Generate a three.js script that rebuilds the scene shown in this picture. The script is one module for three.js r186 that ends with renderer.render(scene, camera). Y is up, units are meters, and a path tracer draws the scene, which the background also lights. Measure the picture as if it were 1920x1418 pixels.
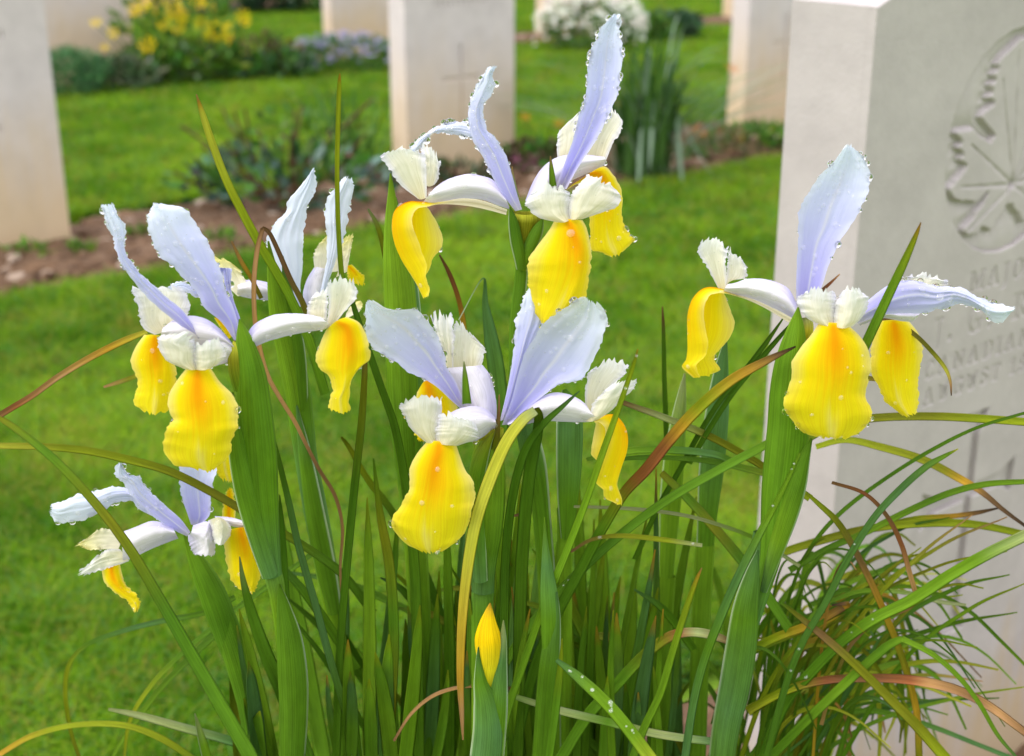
import * as THREE from 'three';
import { mergeGeometries } from 'three/addons/utils/BufferGeometryUtils.js';
import { FontLoader } from 'three/addons/loaders/FontLoader.js';
import { ImprovedNoise } from 'three/addons/math/ImprovedNoise.js';

// ---------------------------------------------------------------- camera, sky, sun, exposure
const scene = new THREE.Scene();
const F = 2637, EYE = 0.87, PITCH = THREE.MathUtils.degToRad(20.1);          // focal length in photograph pixels, eye height, downward tilt
const camera = new THREE.PerspectiveCamera(2 * Math.atan(709 / F) * 180 / Math.PI, 1024 / 756, 0.05, 400);
camera.position.set(0, EYE, 0);
camera.rotation.x = -PITCH;
camera.focus = 0.6;
camera.userData.fStop = 11.5;
scene.add(camera);

const SUN = new THREE.Vector3(-0.62, 0.74, 0.16).normalize();
function overcast() {
  const w = 256, h = 128, data = new Float32Array(w * h * 4), v = new THREE.Vector3();
  for (let j = 0; j < h; j++) for (let i = 0; i < w; i++) {
    const el = ((j + 0.5) / h - 0.5) * Math.PI, az = ((i + 0.5) / w - 0.5) * 2 * Math.PI;
    v.set(Math.cos(el) * Math.cos(az), Math.sin(el), Math.cos(el) * Math.sin(az));
    const s = Math.max(0, Math.sin(el)), glow = Math.pow(Math.max(0, v.dot(SUN)), 4);
    const L = (0.62 + 0.62 * s) + 0.45 * glow, k = (j * w + i) * 4;
    data[k] = L * 1.0; data[k + 1] = L * 0.985; data[k + 2] = L * 1.04; data[k + 3] = 1;
  }
  const t = new THREE.DataTexture(data, w, h, THREE.RGBAFormat, THREE.FloatType);
  t.mapping = THREE.EquirectangularReflectionMapping; t.magFilter = t.minFilter = THREE.LinearFilter; t.needsUpdate = true;
  return t;
}
scene.background = scene.environment = overcast();
const sun = new THREE.DirectionalLight(new THREE.Color(1, 0.93, 0.84), 1.05);
sun.position.copy(SUN).multiplyScalar(12); sun.target.position.set(0, 0, -3);
sun.castShadow = true; sun.shadow.radius = 40; sun.shadow.mapSize.set(2048, 2048);
Object.assign(sun.shadow.camera, { left: -6, right: 6, top: 6, bottom: -6, near: 1, far: 30 });
scene.add(sun, sun.target);

const renderer = new THREE.WebGLRenderer({ antialias: true });
renderer.setSize(1024, 756);
renderer.shadowMap.enabled = true;
renderer.toneMapping = THREE.LinearToneMapping;
renderer.toneMappingExposure = 1.8;

// ---------------------------------------------------------------- helpers
let seed = 20240607;
const rnd = () => { seed = (seed + 0x6D2B79F5) | 0; let t = Math.imul(seed ^ (seed >>> 15), 1 | seed); t = (t + Math.imul(t ^ (t >>> 7), 61 | t)) ^ t; return ((t ^ (t >>> 14)) >>> 0) / 4294967296; };
const rr = (a, b) => a + (b - a) * rnd(), V3 = (x, y, z) => new THREE.Vector3(x, y, z);
const mixc = (a, b, t) => a.map((x, i) => x + (b[i] - x) * t), clamp = THREE.MathUtils.clamp, sst = THREE.MathUtils.smoothstep;
const perlin = new ImprovedNoise();
const nz = (x, y = 0, z = 0) => perlin.noise(x + 31.7, y + 11.3, z + 5.1);
const fbm = (x, y, z = 0, o = 4) => { let s = 0, a = 0.5, f = 1; for (let i = 0; i < o; i++) { s += a * nz(x * f, y * f, z + i * 7.3); a *= 0.5; f *= 2.03; } return s; };
const cp = Math.cos(PITCH), sp = Math.sin(PITCH);
function ray(x, y) { const a = (x - 960) / F, b = (709 - y) / F; return V3(a, b * cp - sp, -b * sp - cp); }
function ground(x, y, h = 0) { const r = ray(x, y); return r.multiplyScalar((h - EYE) / r.y).add(V3(0, EYE, 0)); }
const PLANE = 0.565;                                                         // the irises stand in an upright plane this far ahead
function at(x, y, d) { const r = ray(x, y); return r.multiplyScalar((-PLANE + d / 1000) / r.z).add(V3(0, EYE, 0)); }
const EYEP = V3(0, EYE, 0);
// rows of headstones: s runs along a row, q across it
const YAW = THREE.MathUtils.degToRad(38.5), RN = V3(Math.sin(YAW), 0, Math.cos(YAW)), RS = V3(Math.cos(YAW), 0, -Math.sin(YAW));
const row = (s, q, y = 0) => V3(RS.x * s + RN.x * q, y, RS.z * s + RN.z * q);
const qOf = (x, z) => x * RN.x + z * RN.z;
function onRow(x, y, q) { const r = ray(x, y), t = (q - RN.dot(EYEP)) / RN.dot(r); const p = r.multiplyScalar(t).add(EYEP); return [RS.dot(p), p.y]; }

const used = {};
function numbered(n) { const k = used[n] = (used[n] ?? -1) + 1; return k ? n + '_' + String(k).padStart(3, '0') : n; }
function tag(o, label, category, group, kind) {
  if (label) o.userData.label = label; if (category) o.userData.category = category;
  if (group) o.userData.group = group; if (kind) o.userData.kind = kind;
  return o;
}
function thing(name, label, category, pos = [0, 0, 0], group) {
  const g = new THREE.Group(); g.name = numbered(name); g.position.set(...pos); scene.add(g);
  return tag(g, label, category, group);
}
function mesh(name, geo, mat, parent) {
  const m = new THREE.Mesh(geo, mat); m.name = parent === scene ? numbered(name) : name; m.castShadow = m.receiveShadow = true;
  if (parent !== scene) { const w = V3(0, 0, 0); parent.getWorldPosition(w); if (parent.isGroup && w.lengthSq() > 0 && !geo.userData.local) geo.translate(-w.x, -w.y, -w.z); }
  parent.add(m); return m;
}
function grid(P, nu, nv, uv) {                                                // P: nu*nv positions -> indexed sheet
  const g = new THREE.BufferGeometry(), idx = [];
  for (let j = 0; j < nv - 1; j++) for (let i = 0; i < nu - 1; i++) { const a = j * nu + i; idx.push(a, a + 1, a + nu, a + 1, a + nu + 1, a + nu); }
  g.setAttribute('position', new THREE.Float32BufferAttribute(P, 3)); g.setAttribute('uv', new THREE.Float32BufferAttribute(uv, 2));
  g.setIndex(idx); g.computeVertexNormals(); return g;
}
function cr(a, b, c, d, t) { const t2 = t * t, t3 = t2 * t; return 0.5 * (2 * b + (c - a) * t + (2 * a - 5 * b + 4 * c - d) * t2 + (3 * b - a - 3 * c + d) * t3); }
function spline(pts, t) {                                                     // pts: arrays of equal length, t in 0..1
  const n = pts.length - 1, f = clamp(t, 0, 1) * n, i = Math.min(n - 1, Math.floor(f)), k = f - i;
  const A = pts[Math.max(0, i - 1)], B = pts[i], C = pts[i + 1], D = pts[Math.min(n, i + 2)];
  const e0 = i === 0 ? B.map((v, q) => 2 * v - C[q]) : A, e1 = i + 2 > n ? C.map((v, q) => 2 * v - B[q]) : D;
  return B.map((v, q) => cr(e0[q], v, C[q], e1[q], k));
}
const nums = (s) => s.trim().split(/\s*[;]\s*/).map((r) => r.trim().split(/[\s,]+/).map(Number));

// ---------------------------------------------------------------- textures and materials
function tex(w, h, fn, srgb = false, repeat = false) {
  const data = new Uint8Array(w * h * 4), enc = (v) => { v = clamp(v, 0, 1); return 255 * (srgb ? (v <= 0.0031308 ? v * 12.92 : 1.055 * Math.pow(v, 1 / 2.4) - 0.055) : v); };
  for (let j = 0; j < h; j++) for (let i = 0; i < w; i++) { const c = fn((i + 0.5) / w, (j + 0.5) / h), k = (j * w + i) * 4; data[k] = enc(c[0]); data[k + 1] = enc(c[1]); data[k + 2] = enc(c[2]); data[k + 3] = 255; }
  const t = new THREE.DataTexture(data, w, h, THREE.RGBAFormat); t.magFilter = THREE.LinearFilter; t.minFilter = THREE.LinearMipmapLinearFilter; t.generateMipmaps = true;
  if (srgb) t.colorSpace = THREE.SRGBColorSpace; if (repeat) t.wrapS = t.wrapT = THREE.RepeatWrapping; t.needsUpdate = true; return t;
}
const grey = (f) => (u, v) => { const k = f(u, v); return [k, k, k]; };
const veins = (u, v, n, wob) => { const c = u - 0.5, s = c * n * (1 - 0.35 * v) + nz(u * 6, v * 3, wob) * 1.2; return Math.pow(clamp(1 - 2.6 * Math.abs(nz(s * 1.35, v * 1.1, wob + 20)), 0, 1), 1.5); };
const fallTex = tex(384, 512, (u, v) => {
  const e = Math.abs(2 * u - 1), n = nz(u * 5, v * 4, 1);
  let c = [0.88, 0.745, 0.004];
  c = mixc(c, [0.84, 0.74, 0.02], sst(v, 0.55, 1) * 0.6);
  const pale = clamp(sst(e, 0.62 + 0.1 * n, 1.05) * (1 - 0.8 * sst(v, 0.45, 0.75)) * 0.75 + sst(e, 0.93, 1) * 0.15, 0, 1);
  c = mixc(c, [0.82, 0.74, 0.26], pale);
  const sig = Math.exp(-Math.pow(e / (0.33 + 0.22 * v + 0.10 * n), 2.2)) * sst(v, 0.24, 0.32) * (1 - sst(v + 0.1 * nz(u * 22, v), 0.42, 0.78));
  c = mixc(c, [0.91, 0.46, 0.0], sig * 0.95);
  const core = Math.exp(-Math.pow(e / 0.16, 2)) * sst(v, 0.24, 0.3) * (1 - sst(v, 0.36, 0.6)); c = mixc(c, [0.88, 0.30, 0.0], core * 0.65); c = mixc(c, [0.84, 0.76, 0.22], 0.45 * Math.exp(-Math.pow((e - 0.04) / 0.10, 2)) * sst(v + 0.08 * nz(u * 20, 3), 0.7, 0.86));
  c = mixc(c, [0.72, 0.68, 0.40], 1 - sst(v, 0.17, 0.28));
  const ve = veins(u, v, 48, 2) * (0.10 + 0.10 * v) * (1 - 0.3 * sig) + 0.05 * (0.5 + fbm(u * 7, v * 5, 8)); return c.map((x, i) => x * (1 - ve * (i === 2 ? 0.4 : i === 1 ? 0.75 : 0.4)));
}, true);
const standTex = tex(256, 512, (u, v) => {
  const e = Math.abs(2 * u - 1);
  let c = mixc([0.43, 0.415, 0.81], [0.57, 0.60, 0.89], sst(v, 0.05, 0.55)); c = mixc(c, [0.73, 0.81, 0.93], sst(v, 0.4, 1));
  c = mixc(c, [0.80, 0.84, 0.90], sst(e, 0.6, 1) * 0.35);
  c = mixc(c, [0.68, 0.69, 0.80], Math.exp(-Math.pow(e / 0.07, 2)) * 0.75 * (1 - sst(v, 0.5, 1)));
  c = mixc(c, [0.66, 0.62, 0.58], (1 - sst(v, 0, 0.12)) * 0.5);
  const ve = veins(u, v, 46, 5) * 0.055 + 0.05 * (0.5 + fbm(u * 8, v * 10, 3)); return c.map((x, i) => x * (1 - ve * (i === 2 ? 0.4 : 1)));
}, true);
const styleTex = tex(256, 256, (u, v) => {
  const e = Math.abs(2 * u - 1);
  let c = mixc([0.60, 0.57, 0.84], [0.80, 0.77, 0.90], sst(v, 0, 0.7)); c = mixc(c, [0.90, 0.87, 0.90], Math.exp(-Math.pow((e - 0.1) / 0.35, 2)) * 0.6); c = mixc(c, [0.62, 0.60, 0.86], sst(e, 0.5, 1) * 0.6);
  const ve = veins(u, v, 18, 6) * 0.13 + 0.06 * (0.5 + fbm(u * 5, v * 7, 2)); return c.map((x) => x * (1 - ve));
}, true);
const crestTex = tex(256, 256, (u, v) => {
  const e = Math.abs(2 * u - 1);
  let c = mixc([0.80, 0.75, 0.54], [0.83, 0.81, 0.66], sst(v, 0, 0.4)); c = mixc(c, [0.87, 0.88, 0.87], sst(v, 0.4, 1)); c = mixc(c, [0.74, 0.74, 0.90], sst(e, 0.55, 1) * 0.7);
  const ve = veins(u, v, 30, 9) * 0.2 * (1 - 0.4 * v); return c.map((x, i) => x * (1 - ve * (i === 2 ? 1.2 : 0.8)));
}, true);
const creamTex = tex(256, 256, (u, v) => {
  let c = mixc([0.84, 0.80, 0.62], [0.86, 0.80, 0.30], sst(v, 0.2, 1)); const ve = veins(u, v, 20, 4) * 0.12; return c.map((x) => x * (1 - ve));
}, true);
const petalBump = tex(256, 512, grey((u, v) => 0.5 - 0.12 * veins(u, v, 44, 5) + 0.6 * fbm(u * 9, v * 16, 4)), false);
const petalMat = (map, o = {}) => new THREE.MeshPhysicalMaterial({ map, side: THREE.DoubleSide, roughness: 0.92, transmission: 0.38, thickness: 0, ior: 1.25, specularIntensity: 0.4, bumpMap: petalBump, bumpScale: 0.00008, ...o });
const M = {
  fall: petalMat(fallTex, { transmission: 0.42 }), standard: petalMat(standTex, { transmission: 0.36 }), style: petalMat(styleTex, { transmission: 0.25 }), crest: petalMat(crestTex, { transmission: 0.42 }), cream: petalMat(creamTex),
  bead: new THREE.MeshPhysicalMaterial({ color: 0xffffff, roughness: 0.04, transmission: 0.9, thickness: 0, ior: 1.333 }),
  water: new THREE.MeshPhysicalMaterial({ color: 0xffffff, roughness: 0, transmission: 1, thickness: 0.004, ior: 1.333 }),
};
const leafTex = tex(128, 512, (u, v) => { const k = 0.86 + 0.22 * nz(u * 26, v * 1.5, 1) + 0.16 * nz(u * 9, v * 3, 2) + 0.25 * fbm(u * 3, v * 14, 5, 3); const sp0 = sst(nz(u * 16, v * 46, 3), 0.6, 0.74) * sst(fbm(u * 2, v * 5, 9), -0.05, 0.25); return [k * 0.96 * (1 + 0.25 * sp0), k * (1 - 0.45 * sp0), k * (0.9 + 0.3 * nz(u * 2, v * 5, 8)) * (1 - 0.3 * sp0)]; }, false, true);
const leafBump = tex(128, 64, grey((u, v) => 0.5 + 0.42 * Math.cos(u * 2 * Math.PI * 13) + 0.1 * nz(u * 40, v * 4)), false, true);
M.leaf = new THREE.MeshPhysicalMaterial({ map: leafTex, vertexColors: true, side: THREE.DoubleSide, roughness: 0.5, specularIntensity: 0.24, bumpMap: leafBump, bumpScale: 0.00012 });
const C = { g: [0.10, 0.215, 0.012], l: [0.17, 0.31, 0.016], d: [0.072, 0.17, 0.010], b: [0.09, 0.20, 0.06], y: [0.28, 0.33, 0.012], o: [0.19, 0.195, 0.010], Y: [0.52, 0.50, 0.05], r: [0.30, 0.10, 0.04], n: [0.21, 0.11, 0.05], t: [0.46, 0.25, 0.11], k: [0.05, 0.03, 0.02], p: [0.36, 0.40, 0.18], a: [0.55, 0.30, 0.03], w: [0.52, 0.60, 0.46], A: [0.88, 0.56, 0.003], Z: [0.78, 0.64, 0.02] };
// ---------------------------------------------------------------- plant builders
const dropGeo = new THREE.SphereGeometry(1, 14, 10), up = V3(0, 1, 0);
function drop(p, n, r, flat = 0.62) {
  const g = dropGeo.clone(); g.scale(r * rr(0.9, 1.15), r * flat, r * rr(0.9, 1.15)); g.applyQuaternion(new THREE.Quaternion().setFromUnitVectors(up, n)); g.translate(p.x, p.y, p.z); return g;
}
// a petal: rows from base to tip, every row K points across (left to right) in photograph pixels; d = [mm toward the eye at base, at tip, sag], b = how far the middle bulges toward the eye
function petal(parent, name, K, rows, o = {}) {
  rows = nums(rows); const { d = [0, 0], b = 0, e = [0, 0], jag = 1.6, tip = jag, freq = 26, tfreq = 16, ruf = 1.2, nu = 19, nv = 56, v0 = 0, v1 = 1, mat = M.standard, drops = 0, big = [], sizes = [0.3, 1.3], shape = 1, fold = 0 } = o;
  const ph = rr(0, 90), P = [], UV = [], pts = [];
  const R = rows.map((r) => { if (K === 2) r = [r[0], r[1], (r[0] + r[2]) / 2, (r[1] + r[3]) / 2, r[2], r[3]]; return r; });
  const last = spline(R, 1), prev = spline(R, 0.93);
  for (let j = 0; j < nv; j++) {
    const v = j / (nv - 1), q = spline(R, v), across = [[q[0], q[1]], [q[2], q[3]], [q[4], q[5]]];
    for (let i = 0; i < nu; i++) {
      const u = i / (nu - 1), s = 2 * u - 1; let [x, y] = spline(across, u);
      const w = Math.pow(Math.abs(s), 7), dx = x - q[2], dy = y - q[3], L = Math.hypot(dx, dy) + 1e-6;
      const j1 = jag * (1.3 * nz(v * freq, s > 0 ? 3 : 9, ph) + 0.7 * nz(v * freq * 2.7, s > 0 ? 4 : 8, ph)) * w * sst(v, 0.15, 0.4);
      x += dx / L * j1; y += dy / L * j1;
      const tv = Math.pow(v, 9) * tip * (1.6 * nz(u * tfreq, 2, ph) + 1.0 * nz(u * tfreq * 2.4, 5, ph)); 
      const tx = last[2] - prev[2], ty = last[3] - prev[3], TL = Math.hypot(tx, ty) + 1e-6; x += tx / TL * tv; y += ty / TL * tv;
      let dd = d[0] + (d[1] - d[0]) * v + (d[2] || 0) * 4 * v * (1 - v) + b * (1 - Math.pow(Math.abs(s), 2 * shape)) + (s < 0 ? e[0] : e[1]) * s * s;
      dd += ruf * Math.abs(s) * Math.abs(s) * (1.4 * nz(v * 5, s > 0 ? 1.5 : 7.5, ph) + 0.8 * nz(v * 11, s > 0 ? 2.5 : 6.5, ph)) * sst(v, 0.1, 0.5) + 0.35 * nz(u * 4, v * 6, ph) + fold * (1.2 * nz(u * 6.5, v * 1.6, ph + 3) + 0.6 * nz(u * 13, v * 3.2, ph + 6)) * sst(v, 0.05, 0.4);
      const p = at(x, y, dd + parent.userData.d0); pts.push(p); P.push(p.x, p.y, p.z); UV.push(u, v0 + (v1 - v0) * v);
    }
  }
  const g = grid(P, nu, nv, UV), m = mesh(name, g, mat, parent), N = g.attributes.normal, w = V3(0, 0, 0); parent.getWorldPosition(w);
  const place = (u, v, r, flat) => { const k = Math.round(v * (nv - 1)) * nu + Math.round(u * (nu - 1)), p = pts[k].clone(), n = V3(N.getX(k), N.getY(k), N.getZ(k)); if (n.dot(EYEP.clone().sub(p)) < 0) n.negate(); return drop(p.sub(w), n, r / 1000, flat); };
  const add = (geo, nm, kind, mt = M.bead) => { geo.userData.local = true; const x = new THREE.Mesh(geo, mt); x.name = nm; if (kind) x.userData.kind = kind; m.add(x); };
  for (const [u, v, r, flat] of big) add(place(u, v, r, flat ?? 0.8), 'water_drop', undefined, u < 0.12 || u > 0.88 ? M.water : M.bead);
  if (drops) {
    const small = [], rim = [];
    for (let k = 0; k < drops; k++) { const edge = rnd() < 0.36, u = edge ? (rnd() < 0.5 ? 0 : 1) : rr(0.08, 0.92), r = sizes[0] + (sizes[1] - sizes[0]) * Math.pow(rnd(), 2.4); (edge ? rim : small).push(place(u, rr(0.22, 0.97), edge ? r * 1.15 : r, edge ? 0.95 : 0.55)); }
    if (small.length) add(mergeGeometries(small), 'water_droplets', 'stuff'); if (rim.length) add(mergeGeometries(rim), 'rim_droplets', 'stuff', M.water);
  }
  return m;
}
// a blade: points x, y, width in photograph pixels from tip to base; d = [mm toward the eye at tip, at base]
function sweep(pts3, hw, o) {
  const { ch = 0.35, th = 0.16, roll = 0, cs, col, vary = 0, edge = 0, ns = 9, len = 1 } = o, n = pts3.length, P = [], UV = [], COL = [], idx = [];
  const ring = []; for (let i = 0; i < ns; i++) { const s = -1 + 2 * i / (ns - 1); ring.push([s, 1]); } for (let i = 1; i < ns - 1; i += 2) { const s = 1 - 2 * i / (ns - 1); ring.push([s, -1]); }
  const m = ring.length; let run = 0;
  for (let j = 0; j < n; j++) {
    const p = pts3[j], T = pts3[Math.min(n - 1, j + 1)].clone().sub(pts3[Math.max(0, j - 1)]).normalize(), view = EYEP.clone().sub(p).normalize();
    if (j) run += p.distanceTo(pts3[j - 1]);
    let S = T.clone().cross(view); if (S.lengthSq() < 1e-8) S.set(1, 0, 0); S.normalize(); const N = S.clone().cross(T).normalize(), a = typeof roll === 'function' ? roll(j / (n - 1)) : roll;
    const S2 = S.clone().multiplyScalar(Math.cos(a)).addScaledVector(N, Math.sin(a)), N2 = N.clone().multiplyScalar(Math.cos(a)).addScaledVector(S, -Math.sin(a)), k = hw[j] / Math.max(0.45, Math.abs(Math.cos(a)));
    let c = col; if (cs) { const t = j / (n - 1); let q = 0; while (q < cs.length - 2 && t > cs[q + 1][0]) q++; c = mixc(C[cs[q][1]], C[cs[q + 1][1]], clamp((t - cs[q][0]) / (cs[q + 1][0] - cs[q][0]), 0, 1)); }
    for (const [s, f] of ring) {
      const z = -ch * (1 - s * s) * k + f * th * k * Math.sqrt(Math.max(0.02, 1 - s * s)) * 0.9, q = p.clone().addScaledVector(S2, s * k).addScaledVector(N2, z);
      P.push(q.x, q.y, q.z); UV.push(s * 0.5 + 0.5, run / 0.16);
      let cc = c; if (edge && s * edge > 0.86) cc = mixc(c, C.w, 0.8); const kk = 1 + vary; COL.push(cc[0] * kk, cc[1] * kk, cc[2] * kk);
    }
  }
  for (let j = 0; j < n - 1; j++) for (let i = 0; i < m; i++) { const a = j * m + i, b2 = j * m + (i + 1) % m; idx.push(a, a + m, b2, b2, a + m, b2 + m); }
  const g = new THREE.BufferGeometry(); g.setAttribute('position', new THREE.Float32BufferAttribute(P, 3)); g.setAttribute('uv', new THREE.Float32BufferAttribute(UV, 2)); g.setAttribute('color', new THREE.Float32BufferAttribute(COL, 3)); g.setIndex(idx); g.computeVertexNormals(); return g;
}
const ROOT = row(0.03, -0.5);
function blade(parent, name, pts, d, c, o = {}) {
  const R = nums(pts.replace(/\s+/g, ';')), n = o.n || Math.max(14, R.length * 7), P = [], hw = [], d0 = parent.userData.d0 || 0;
  for (let j = 0; j < n; j++) {
    const t = j / (n - 1), [x, y, w] = o.sharp ? lin(R, t) : spline(R, t), dd = d0 + d[0] + (d[1] - d[0]) * t + (d[2] || 0) * 4 * t * (1 - t), p = at(x, y, dd);
    P.push(p); hw.push(Math.max(0.4, w) / 2 * p.distanceTo(EYEP) / F);
  }
  const L = R[R.length - 1];
  if (L[1] >= 1395 && L[0] > 150 && L[0] < 1700) {                            // what leaves the frame downward goes on to the soil
    const e = P[n - 1], w = hw[n - 1], T = e.clone().sub(P[n - 3]).normalize(), foot = V3(THREE.MathUtils.lerp(e.x + T.x * 0.15, ROOT.x, 0.35), 0.005, THREE.MathUtils.lerp(e.z, ROOT.z, 0.35));
    for (let k = 1; k <= 6; k++) { const t = k / 6, q = e.clone().lerp(foot, t); q.x += T.x * 0.1 * t * (1 - t) * 4 * 0.5; P.push(q); hw.push(w * (1 - 0.35 * t)); }
  }
  const cs = typeof c === 'string' ? (c.length === 1 ? [[0, c], [1, c]] : [...c].map((k, i, a) => [i / (a.length - 1), k])) : c;
  const m = mesh(name, sweep(P, hw, { ...o, cs, vary: o.vary ?? rr(-0.16, 0.16), roll: o.roll ?? rr(-0.5, 0.5) }), M.leaf, parent);
  if (o.drops) { const g = []; for (let k = 0; k < Math.ceil(o.drops * 0.7); k++) { const j = Math.floor(rr(0.05, 0.9) * n), p = P[j].clone(), v = EYEP.clone().sub(p).normalize(), w = V3(0, 0, 0); parent.getWorldPosition(w); p.addScaledVector(v, hw[j] * 0.22).add(V3(rr(-0.5, 0.5) * hw[j], rr(-0.2, 0.5) * hw[j], 0)).sub(w); g.push(drop(p, v.lerp(up, 0.4).normalize(), rr(0.35, o.dsize || 0.8) / 1000, 0.8)); } const q = mergeGeometries(g); q.userData.local = true; const x = new THREE.Mesh(q, M.bead); x.name = 'water_droplets'; x.userData.kind = 'stuff'; m.add(x); }
  return m;
}
function lin(R, t) { const n = R.length - 1, f = t * n, i = Math.min(n - 1, Math.floor(f)), k = f - i; return R[i].map((v, q) => v + (R[i + 1][q] - v) * k); }
const fall = (p, K, rows, o) => petal(p, 'fall_petal', K, rows, { mat: M.fall, jag: 2.6, tip: 4.5, freq: 22, ruf: 1.5, fold: 0.6, drops: 7, v0: 0.26, ...o });
const standard = (p, K, rows, o) => petal(p, 'standard_petal', K, rows, { mat: M.standard, jag: 3.0, tip: 4, ruf: 1.7, fold: 0.8, nu: 25, drops: 34, nv: 72, ...o });
const arm = (p, K, rows, o) => petal(p, 'style_arm', K, rows, { mat: M.style, jag: 0.4, ruf: 0.3, drops: 6, b: 5, nv: 28, shape: 0.9, ...o });
const crest = (p, rows, o) => petal(p, 'style_crest', 3, rows, { mat: M.crest, jag: 3, tip: 8, freq: 20, tfreq: 15, ruf: 2.2, fold: 0.7, drops: 5, nv: 36, sizes: [0.3, 0.7], ...o });
function iris(label, foot, d0) {
  const g = thing('iris', label, 'iris', [foot.x, 0, foot.z], 'pale blue and yellow irises'); g.userData.d0 = d0; return g;
}
const foot = (x, d) => { const p = at(x, 1418, d); return V3(p.x, 0, p.z); };
const ICOL = [[0, 'o'], [0.12, 'g'], [1, 'l']];
// ---------------------------------------------------------------- lawn and beds
const lawnTex = tex(512, 512, (u, v) => { const a = fbm(u * 9, v * 9, 1), b = nz(u * 70, v * 70, 4), c = sst(fbm(u * 5 + 3, v * 5, 9), 0.05, 0.45); let k = mixc([0.085, 0.185, 0.005], [0.15, 0.27, 0.008], clamp(0.5 + a * 1.4 + b * 0.4, 0, 1)); k = mixc(k, [0.16, 0.14, 0.03], c * 0.35); return k; }, true, true);
lawnTex.repeat.set(1, 1);
const lawnMat = new THREE.MeshStandardMaterial({ map: lawnTex, roughness: 1 });
{
  const g = new THREE.PlaneGeometry(240, 240, 1, 1); g.rotateX(-Math.PI / 2); const uv = g.attributes.uv; for (let i = 0; i < uv.count; i++) uv.setXY(i, uv.getX(i) * 160, uv.getY(i) * 160);
  tag(mesh('lawn', g, lawnMat, scene), 'mown green lawn between the rows of headstones', 'lawn', null, 'structure');
}
const BEDS = [[-0.95, -0.12], [-3.44, -2.86], [-5.98, -5.62], [-8.6, -8.0]];
const bedEdge = (s, side) => 0.035 * nz(s * 2.3, side) + 0.018 * nz(s * 9, side + 3);
const inBed = (x, z) => { const q = qOf(x, z), s = x * RS.x + z * RS.z; return BEDS.some(([a, b], i) => q > a + bedEdge(s, i * 2) && q < b + bedEdge(s, i * 2 + 1)); };
const soilTex = tex(512, 512, (u, v) => { const a = fbm(u * 14, v * 14, 2), b = nz(u * 90, v * 90, 1), st = sst(nz(u * 46, v * 46, 6), 0.42, 0.6); let k = mixc([0.07, 0.035, 0.015], [0.150, 0.084, 0.042], clamp(0.5 + a * 1.2 + b * 0.35, 0, 1)); return mixc(k, [0.33, 0.25, 0.18], st * 0.7); }, true, true);
const soilMat = new THREE.MeshStandardMaterial({ map: soilTex, roughness: 0.95 });
BEDS.forEach(([a, b], i) => {
  const [s0, s1] = [[-1.8, 2.2], [-0.6, 6], [0.6, 8], [2, 9]][i], ns = 260, nq = 26, P = [], UV = [];
  for (let j = 0; j < nq; j++) for (let k = 0; k < ns; k++) {
    const s = s0 + (s1 - s0) * k / (ns - 1), t = j / (nq - 1), q = THREE.MathUtils.lerp(a + bedEdge(s, i * 2), b + bedEdge(s, i * 2 + 1), t), e = Math.min(t, 1 - t);
    const h = -0.012 + 0.035 * sst(e, 0, 0.14) + (0.022 * fbm(s * 14, q * 14, i) + 0.012 * nz(s * 45, q * 45)) * sst(e, 0, 0.1), p = row(s, q, h + 0.004); P.push(p.x, p.y, p.z); UV.push(s * 1.6, q * 1.6);
  }
  const g = grid(P, ns, nq, UV);
  tag(mesh('soil_bed', g, soilMat, scene), ['brown soil bed the irises grow from beside the nearest headstone', 'strip of dug brown soil under the second row of headstones', 'narrow soil strip under the third row of headstones', 'soil strip under the farthest row of headstones'][i], 'soil bed', null, 'structure');
});
function scatter(name, geo, mat, list, label, cat, parent = scene) {
  const m = new THREE.InstancedMesh(geo, mat, list.length), X = new THREE.Object3D(); m.name = numbered(name);
  list.forEach(([p, sc, ry, col, tilt], i) => { X.position.copy(p); X.scale.set(...(Array.isArray(sc) ? sc : [sc, sc, sc])); X.rotation.set(tilt ? tilt[0] : 0, ry, tilt ? tilt[1] : 0); X.updateMatrix(); m.setMatrixAt(i, X.matrix); if (col) m.setColorAt(i, new THREE.Color().setRGB(...col)); });
  m.castShadow = m.receiveShadow = true; tag(m, label, cat, null, 'stuff'); parent.add(m); return m;
}
{ // clods and stones on the soil
  const g = new THREE.IcosahedronGeometry(1, 2), p = g.attributes.position; for (let i = 0; i < p.count; i++) { const v = V3(p.getX(i), p.getY(i), p.getZ(i)), k = 1 + 0.5 * nz(v.x * 1.7, v.y * 1.7, v.z * 1.7) + 0.2 * nz(v.x * 5, v.y * 5, v.z * 5); p.setXYZ(i, v.x * k, v.y * k * 0.7, v.z * k); } g.computeVertexNormals();
  const list = [];
  for (let i = 0; i < 5200; i++) { const b = [1, 1, 1, 2, 0][Math.floor(rnd() * 5)], [a, c] = BEDS[b], s = rr(...[[-1.6, 1.6], [0.2, 4.6], [1.5, 7]][b]), q = rr(a + 0.05, c - 0.05), stone = rnd() < 0.10, k = stone ? rr(0.006, 0.016) : rr(0.003, 0.013) * (rnd() < 0.1 ? 1.7 : 1); list.push([row(s, q, 0.024), [k, k * rr(0.6, 1), k], rr(0, 6.3), stone ? mixc([0.30, 0.22, 0.16], [0.42, 0.34, 0.27], rnd()) : mixc([0.06, 0.03, 0.013], [0.15, 0.085, 0.045], rnd()), [rr(-0.4, 0.4), rr(-0.4, 0.4)]]); }
  scatter('soil_clods', g, new THREE.MeshStandardMaterial({ roughness: 0.95 }), list, 'loose clods and small stones lying on the soil beds', 'soil clods');
}
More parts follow.
